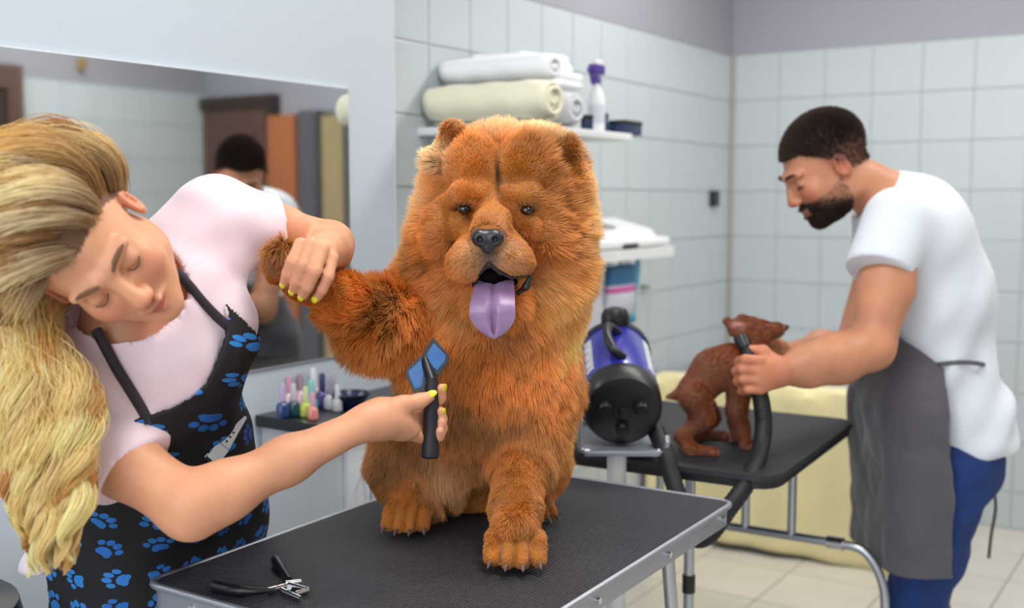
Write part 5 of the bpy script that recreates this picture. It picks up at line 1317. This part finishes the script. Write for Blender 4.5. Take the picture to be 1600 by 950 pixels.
# finger nails
ym = mat('yellow_nail_lacquer', '#e8d21c', .18, coat=.6)
def nail(a, b, tip_r, n, L=.0115, w=.0052):
    a, b = Vector(a), Vector(b); d = (b - a).normalized(); n = Vector(n); n = (n - d * n.dot(d)).normalized(); x = d.cross(n)
    M3 = Matrix((x, d, n)).transposed(); c = b + n * tip_r * .72 + d * tip_r * .35
    MB().ball(c, (w, L * .62, .0022), 14, M3).build('fingernail', ym, wo)
tc_ = Vector((0, -1, .0))
nail(h(655, 627, 1.650), h(671, 620, 1.656), .0085, (-.1, -.8, .6), .016, .0062)
nail(RF[0][3], RF[0][4], .0078, (.75, -.65, 0), .014, .0055); nail(RF[1][3], RF[1][4], .0078, (.8, -.6, 0), .010, .005)
for c_ in LF: nail(c_[3], c_[4], .0076, (-.35, -.85, -.25), .0115, .0052)

# tee
wt = Sh(.05)
wt.ell(CH, (.158, .108, .15), R=TR); wt.chain([R_S + upv * .005, MS, L_S + upv * .005], [.066, .078, .064], k=.06)
for s in (-1, 1): wt.ell(CH + lat * .07 * s + frt * .062 - upv * .005, (.062, .055, .06), R=TR, k=.03)
wt.ell(WA, (.138, .108, .13), R=UR, k=.07); wt.ell(HIP + Vector((0, 0, .02)), (.168, .122, .12), R=UR, k=.06)
wt.cap(WA, CH, .10, .11)
torso_only = Sh(.05); torso_only.p = list(wt.p)
se_r = P(203, 740, 1.53); dr_ = (P(262, 800, 1.50) - se_r).normalized(); wt.cap(R_S, se_r, .062, .056); wt.cap(se_r, se_r + dr_ * .03, .056, .058, k=.01)
se_l = P(424, 352, 1.755); dl_ = (se_l - L_S).normalized(); wt.cap(L_S, se_l + dl_ * .03, .062, .050)
nb = MS + upv * .075
neck_pl = half(MS + upv * .062 + frt * .01, upv + frt * .55)
wt.ell(P(70, 885, 1.80), (.036, .05, .035), k=.03)
hem_w = half((0, 0, .705), (0, 0, -1))
wtf = Cut(Cut(Cut(wt, half(se_r, dr_), se_r, .10), half(se_l, dl_), se_l, .10), neck_pl, MS + upv * .075 + frt * .02, .085)
wtf = inter(wtf, hem_w)
pk = NT('pale_pink_jersey'); pk.b.inputs['Roughness'].default_value = .9; pk.b.inputs['Sheen Weight'].default_value = .3
pk.l(pk.mix(pk.noise(9, 4), lin('#f3dfe5'), lin('#e8ccd5')), pk.b.inputs['Base Color']); pk.bump(pk.noise(500, 3), .25, .001)
def wfold(p): return .0055 * vnoise(p, 26, 12) + .0018 * vnoise(p * np.array([1, 1, 1.6]), 60, 13)
sbuild('tshirt', wtf, (-1.05, 1.25, .7), (-.25, 2.2, 1.5), .005, pk.m, wo, disp=wfold)
# rolled sleeve hems
for (c_, d_, r_) in ((se_r, dr_, .0565), (se_l, dl_, .0530)):
    x_ = d_.orthogonal().normalized(); y_ = d_.cross(x_)
    MB().tube([c_ - d_ * .004 + x_ * r_ * math.cos(k * PI / 18) + y_ * r_ * math.sin(k * PI / 18) for k in range(36)], .0035, 8, closed=True).build('sleeve_hem', pk.m, wo)
# trousers and shoes (below the table top)
tr_ = Sh(.05); tr_.ell(HIP, (.150, .112, .11), R=UR)
for s in (-1, 1): tr_.chain([HIP + U * .085 * s + Vector((0, 0, -.03)), HIP + U * .092 * s + Vector((0, 0, -.38)), HIP + U * .09 * s + Vector((0, 0, -.73))], [.098, .068, .052], k=.02)
sbuild('trousers', inter(tr_, half((0, 0, .07), (0, 0, -1))), (-.95, 1.6, .03), (-.35, 2.2, .95), .008, mat('grey_trousers', '#4c4d58', .85), wo)
for s in (-1, 1):
    a_ = HIP + U * .09 * s; f = Sh(.03); f.ell(Vector((a_.x, a_.y, .045)) + NV * .045, (.042, .115, .038), R=UR); f.cap(Vector((a_.x, a_.y, .05)), Vector((a_.x, a_.y, .10)), .042, .04)
    sbuild('shoe', inter(f, half((0, 0, .004), (0, 0, -1))), (a_.x - .2, a_.y - .2, -.01), (a_.x + .2, a_.y + .2, .14), .007, M['white'], wo)

# apron with paw prints
ab = Sh(.05); ab.p = list(torso_only.p)
ab.ell(HIP + Vector((0, 0, -.02)), (.176, .128, .16), R=UR, k=.05)
ab.box(HIP + Vector((0, 0, -.22)), (.175, .118, .24), UR, rd=.09, k=.06)
BT = CH - upv * .010 + frt * .1                                            # bib top
def bib(X):
    Y = (X - V3(BT)) @ TR; lx, lz = Y[..., 0], Y[..., 2]
    return np.maximum(lz - .040 - .32 * np.abs(lx) , np.abs(lx + .018) - (.126 + np.maximum(0, -lz - .03) * 1.3))
def hug(X):                                                             # wraps front and flanks, open at the back
    w = np.clip((X[..., 2] - .95) / .15, 0, 1); d1_ = -(X - V3(HIP)) @ V3(NV) - .045; d2_ = -(X - V3(CH)) @ V3(frt) - .01
    return d1_ * (1 - w) + d2_ * w
apf = inter(diff(grow(ab, .0115), grow(ab, .005)), lambda X: np.where(X[..., 2] > .5, bib(X) if X.shape[1] else 0, -1.0) if False else bib(X), hug, half((0, 0, .46), (0, 0, -1)))
def pat(p):
    w = np.clip((p[:, 2] - .9) / .2, 0, 1)[:, None]
    q0 = (p - V3(HIP)) @ UR; q1 = (p - V3(CH)) @ TR
    a0 = np.arctan2(q0[:, 0], q0[:, 1]) * .15; a1 = np.arctan2(q1[:, 0], q1[:, 1] + .03) * .13
    return np.stack([a0 * (1 - w[:, 0]) + a1 * w[:, 0], p[:, 2] + .0 * a0, np.zeros(len(p))], 1)
pw = NT('paw_print_cotton'); at_ = pw.n('ShaderNodeAttribute', attribute_name='pat').outputs['Vector']
def layer(scale, off, rmin):
    mp = pw.n('ShaderNodeMapping'); mp.inputs['Scale'].default_value = (scale, scale, 0); mp.inputs['Location'].default_value = (*off, 0); pw.l(at_, mp.inputs[0])
    fl = pw.n('ShaderNodeVectorMath', operation='FLOOR'); pw.l(mp.outputs[0], fl.inputs[0]); fr = pw.n('ShaderNodeVectorMath', operation='FRACTION'); pw.l(mp.outputs[0], fr.inputs[0])
    wn = pw.n('ShaderNodeTexWhiteNoise'); wn.noise_dimensions = '2D'; pw.l(fl.outputs[0], wn.inputs['Vector']); sc = pw.n('ShaderNodeSeparateColor'); pw.l(wn.outputs['Color'], sc.inputs[0])
    sp = pw.n('ShaderNodeSeparateXYZ'); pw.l(fr.outputs[0], sp.inputs[0])
    x = pw.math('SUBTRACT', pw.math('SUBTRACT', sp.outputs[0], .5), pw.math('MULTIPLY', pw.math('SUBTRACT', sc.outputs[0], .5), .16))
    y = pw.math('SUBTRACT', pw.math('SUBTRACT', sp.outputs[1], .5), pw.math('MULTIPLY', pw.math('SUBTRACT', sc.outputs[1], .5), .16))
    an = pw.math('MULTIPLY', sc.outputs[2], 6.283); c, s = pw.math('COSINE', an), pw.math('SINE', an)
    X = pw.math('ADD', pw.math('MULTIPLY', x, c), pw.math('MULTIPLY', y, s)); Y = pw.math('SUBTRACT', pw.math('MULTIPLY', y, c), pw.math('MULTIPLY', x, s))
    best = None
    for (cx, cy, rx, ry) in ((0, -.13, .175, .135), (-.10, -.20, .09, .08), (.10, -.20, .09, .08), (-.235, .06, .075, .10), (-.085, .19, .08, .115), (.085, .19, .08, .115), (.235, .06, .075, .10)):
        a_ = pw.math('POWER', pw.math('DIVIDE', pw.math('SUBTRACT', X, cx), rx), 2.0); b_ = pw.math('POWER', pw.math('DIVIDE', pw.math('SUBTRACT', Y, cy), ry), 2.0)
        d = pw.math('ADD', a_, b_); best = d if best is None else pw.math('MINIMUM', best, d)
    return pw.math('LESS_THAN', best, 1.0), sc.outputs[0]
m1_, rr_ = layer(18.5, (.3, .1), 0)
base_ = pw.mix(pw.noise(60, 3), lin('#0f0e13'), lin('#1b191f'))
blue_ = pw.mix(rr_, lin('#1a5fb4'), lin('#2f86d8'))
pw.l(pw.mix(m1_, base_, blue_), pw.b.inputs['Base Color']); pw.b.inputs['Roughness'].default_value = .8; pw.bump(pw.noise(700, 2), .2, .001)
def afold(p): return (.004 * vnoise(p, 24, 14) + .0015 * vnoise(p, 60, 15)) * 1.0
sbuild('apron', apf, (-1.0, 1.3, .42), (-.25, 2.2, 1.35), .0032, pw.m, wo, disp=afold, extraf=dict(pat=pat))
dk = mat('dark_strap', '#2e2830', .8)
def strap_on(pts, nm, m, r=.0075, f=wt, flat=True):
    q = [hit(f, x, y, 1.0, .0015) for x, y in pts]; MB().tube(smooth_path(q, 6), r, 10).build(nm, m, wo)
strap_on([(150, 515), (166, 545), (184, 578), (204, 610), (222, 640), (232, 660)], 'neck_strap', dk)
strap_on([(268, 420), (290, 440), (315, 470), (338, 494), (362, 515)], 'neck_strap', dk)
# steel clip pinned to the apron
ca_, cb_ = hit(apf, 328, 722, 1.0, .016), hit(apf, 381, 654, 1.0, .020)
cl = thing('hair_clip', 'silver alligator clip fastened to the paw-print apron above the elbow', 'clip', ca_, 0)
dcl = (cb_ - ca_).normalized(); ncl = Vector((.35, -.9, .2)); ncl = (ncl - dcl * ncl.dot(dcl)).normalized(); xcl = dcl.cross(ncl); Lc = (cb_ - ca_).length
C3 = Matrix((xcl, dcl, ncl)).transposed()
for k, off in ((0, .0), (1, .006)):
    mb = MB(); w0 = .0115 - .002 * k
    prof = [(-w0, 0), (-w0 * 1.05, Lc * .3), (-w0 * .8, Lc * .55), (-.0022, Lc), (.0022, Lc), (w0 * .8, Lc * .55), (w0 * 1.05, Lc * .3), (w0, 0)]
    mb.prism(prof, off, off + .0018).xf(Matrix.Translation(ca_) @ C3.to_4x4()); mb.build('jaw', M['chrome'], cl, smooth=False)
MB().cyl(ca_ + dcl * Lc * .32 - xcl * .010 + ncl * .005, ca_ + dcl * Lc * .32 + xcl * .010 + ncl * .005, .0035, 10).build('hinge_pin', M['steel'], cl)
for q in (.42, .52, .62): MB().cyl(ca_ + dcl * Lc * q + ncl * .0078, ca_ + dcl * Lc * q + ncl * .0083, .0019, 10).build('hole', M['black'], cl)

# long blond hair swept over her right shoulder
rw = np.random.RandomState(21)
wf = lambda p: wmask_hair(WF.loc(p)).astype(float)
NG = 130; gp, gi = sample_surface(wp, wq, NG, rw, wf); gl = WF.loc(gp)
tgt = np.array([.86, -.42, -.10]); tgt /= np.linalg.norm(tgt)
guides = []
for i in range(NG):
    d0 = gl[i] - np.array([0, -.015, .02]); r0 = np.linalg.norm(d0); d0 /= r0
    s_ = rw.rand() * 2 - 1; q_ = rw.rand()
    td = tgt + np.array([.0, -.45 * q_ + .30, .30 * s_]); td /= np.linalg.norm(td)
    wd = d0 * .9 + td * .5 + np.array([0, -.25, .55]) * (1.0 if d0[0] < .35 else .15); wd /= np.linalg.norm(wd)
    path = []
    for t_ in np.linspace(0, 1, 8):
        v_ = (1 - t_) ** 2 * d0 + 2 * t_ * (1 - t_) * wd + t_ ** 2 * td; v_ /= np.linalg.norm(v_)
        rad_ = (.105 + .016 * q_) * (1 - (t_ > .0) * 0) * (np.array([1, 1.06, 1.02]) @ np.abs(v_) / np.abs(v_).sum())
        rr = r0 * (1 - min(1, t_ * 5)) + max(r0, rad_ + .012 * math.sin(t_ * PI)) * min(1, t_ * 5)
        path.append(WF.c + (WF.r * v_[0] * rr + WF.f * (v_[1] * rr - .015) + WF.u * (v_[2] * rr + .02)))
    e = path[-1]; ln = .82 + .22 * rw.rand(); x0 = 68 + 66 * s_; yend = 500 + 385 * (ln if abs(s_) < .75 else ln * .9)
    for t_ in np.linspace(.12, 1, 9):
        y_ = 470 + (yend - 470) * t_; w_ = 1 - .45 * t_ ** 3; xx = (x0 - 68) * w_ + 66 + 16 * t_ ** 2
        Yh = 1.395 + .085 * q_ + .0 * t_
        path.append(P(xx, y_, Yh) * min(1, t_ * 2.2) + Vector((e.x, e.y, P(xx, y_, Yh).z)) * (1 - min(1, t_ * 2.2)))
    guides.append([np.array(smooth_path(path, 5)), rw.rand() * 6.28, s_, q_])
NS = 520; allp = []; allc = []
BL = np.array([lin('#f2d593')[:3], lin('#dcb266')[:3], lin('#fae7b4')[:3], lin('#c8924a')[:3], lin('#f4dca0')[:3]])
mH = 44
for gpts, ph_, s_, q_ in guides:
    n0 = len(gpts); tt = np.linspace(0, n0 - 1, mH); lo_ = np.floor(tt).astype(int).clip(0, n0 - 2); fr_ = (tt - lo_)[:, None]
    g_ = gpts[lo_] * (1 - fr_) + gpts[lo_ + 1] * fr_; T_ = np.linspace(0, 1, mH)
    amp = .0125 * sstep(T_, .3, .55); fq = (5.2 + 1.2 * q_) * 2 * PI
    wave = np.stack([amp * np.sin(T_ * fq + ph_), amp * np.cos(T_ * fq + ph_) * .9, np.zeros(mH)], 1)
    offs = rw.normal(size=(NS, 3)) * .0065; spread = (.55 + .75 * np.sin(np.clip(T_ * 1.25, 0, 1) * PI) ** .8 + .1) * (1 - .75 * sstep(T_, .85, 1.0))
    tw_ = 2.2 * T_[None] + ph_
    cs, sn = np.cos(tw_), np.sin(tw_)
    ox = offs[:, 0:1] * cs - offs[:, 1:2] * sn; oy = offs[:, 0:1] * sn + offs[:, 1:2] * cs
    st = (g_ + wave)[None] + np.stack([ox * spread, oy * spread, offs[:, 2:3] * spread], -1)
    lenf = 1 - .16 * rw.rand(NS) ** 2; st = np.stack([np.interp(T_ * lf, T_, st[j, :, a_]) for j, lf in enumerate(lenf) for a_ in range(3)]).reshape(NS, 3, mH).transpose(0, 2, 1)
    c0 = BL[rw.randint(len(BL))] * (.98 + .3 * rw.rand()); cc_ = c0[None, None] * (.8 + .4 * rw.rand(NS, 1, 1)) * np.ones((1, mH, 1))
    rootw = (1 - sstep(T_, .03, .26))[None, :, None] * .8; cc_ = cc_ * (1 - rootw) + np.array(lin('#8f6236')[:3]) * rootw
    allp.append(st); allc.append(cc_)
allp = np.concatenate(allp); allc = np.clip(np.concatenate(allc), 0, 1)
hair_curves('long_hair', allp, (np.array([.00042] * (mH - 4) + [.0004, .0003, .0002, .0001]))[None] * np.ones((len(allp), 1)), hair_mat('blond_hair', .38, .5, .3), wo, allc)

# ================================================================== THE BRUSH
bt_ = thing('slicker_brush', 'black-handled slicker brush with blue flexing pads held against the dog\'s chest', 'brush', P(674, 650, 1.684), 0)
b0_, b1_ = P(672, 716, 1.676), P(675, 602, 1.690)
dB = (b1_ - b0_).normalized()
MB().tube([b0_, b0_ + dB * .003, b0_ + dB * .018, b0_ + dB * .022, b0_ + (b1_ - b0_) * .6, b1_, b1_ + dB * .012], [.0115, .0140, .0140, .0128, .0120, .0105, .0085], 20).build('handle', M['black_rubber'], bt_)
MB().cyl(b0_ - dB * .0006, b0_ + dB * .001, .007, 16).build('end_cap', M['black'], bt_)
MB().tube([b1_ + dB * .005, P(671, 585, 1.700), P(664, 562, 1.722)], [.008, .0085, .007], 12).build('neck', M['black'], bt_)
def pad(pts, Y0s, inner, m, nm, th=.004):
    q = [P(x, y, Y) for (x, y), Y in zip(pts, Y0s)]; c = sum(q, Vector()) / len(q); n = (q[1] - q[0]).cross(q[2] - q[0]).normalized()
    if n.y > 0: n = -n
    mb = MB(); A = [mb.bm.verts.new(c + (v - c) * inner + n * (th if inner < 1 else .002)) for v in q]; B = [mb.bm.verts.new(c + (v - c) * inner - n * .003) for v in q]
    mb.bm.faces.new(A); mb.bm.faces.new(B[::-1]); k = len(q)
    for i in range(k): mb.bm.faces.new((A[i], A[(i + 1) % k], B[(i + 1) % k], B[i]))
    bmesh.ops.bevel(mb.bm, geom=mb.bm.edges[:], offset=.0012, segments=2, affect='EDGES'); return mb.build(nm, m, bt_, smooth=True), c, n
bm_ = mat('blue_pad', '#1f5f9c', .35, vary=.3, scale=60)
for pts, Ys in (([(660, 553), (676, 527), (703, 556), (700, 568), (684, 590), (668, 575)], [1.722, 1.735, 1.722, 1.718, 1.712, 1.712]), ([(660, 553), (633, 578), (635, 590), (648, 617), (664, 612), (668, 580)], [1.722, 1.712, 1.708, 1.700, 1.700, 1.712])):
    o, c, n = pad(pts, Ys, 1.0, M['black'], 'pad_frame'); pad(pts, Ys, .72, bm_, 'pad')
    mb = MB(); r5 = random.Random(2)
    for k in range(70):
        w = [r5.random() for _ in pts]; s5 = sum(w); q = sum((P(x, y, Y) * (w_ / s5) for (x, y), Y, w_ in zip(pts, Ys, w)), Vector()); q = c + (q - c) * 1.7
        mb.cone(q - n * .002, q - n * .016, .0005, .0003, 5)
    props(mb.build('bristles', M['steel'], bt_), kind='stuff')
# ------------------------------------------------------------------ turn the whole place so that its walls run along the world axes
RZ = Matrix.Rotation(-ROTZ, 4, 'Z')
for o in list(S.collection.objects):
    if o.parent is None:
        if o.rotation_mode == 'QUATERNION': o.rotation_mode = 'XYZ'
        o.matrix_basis = RZ @ o.matrix_basis
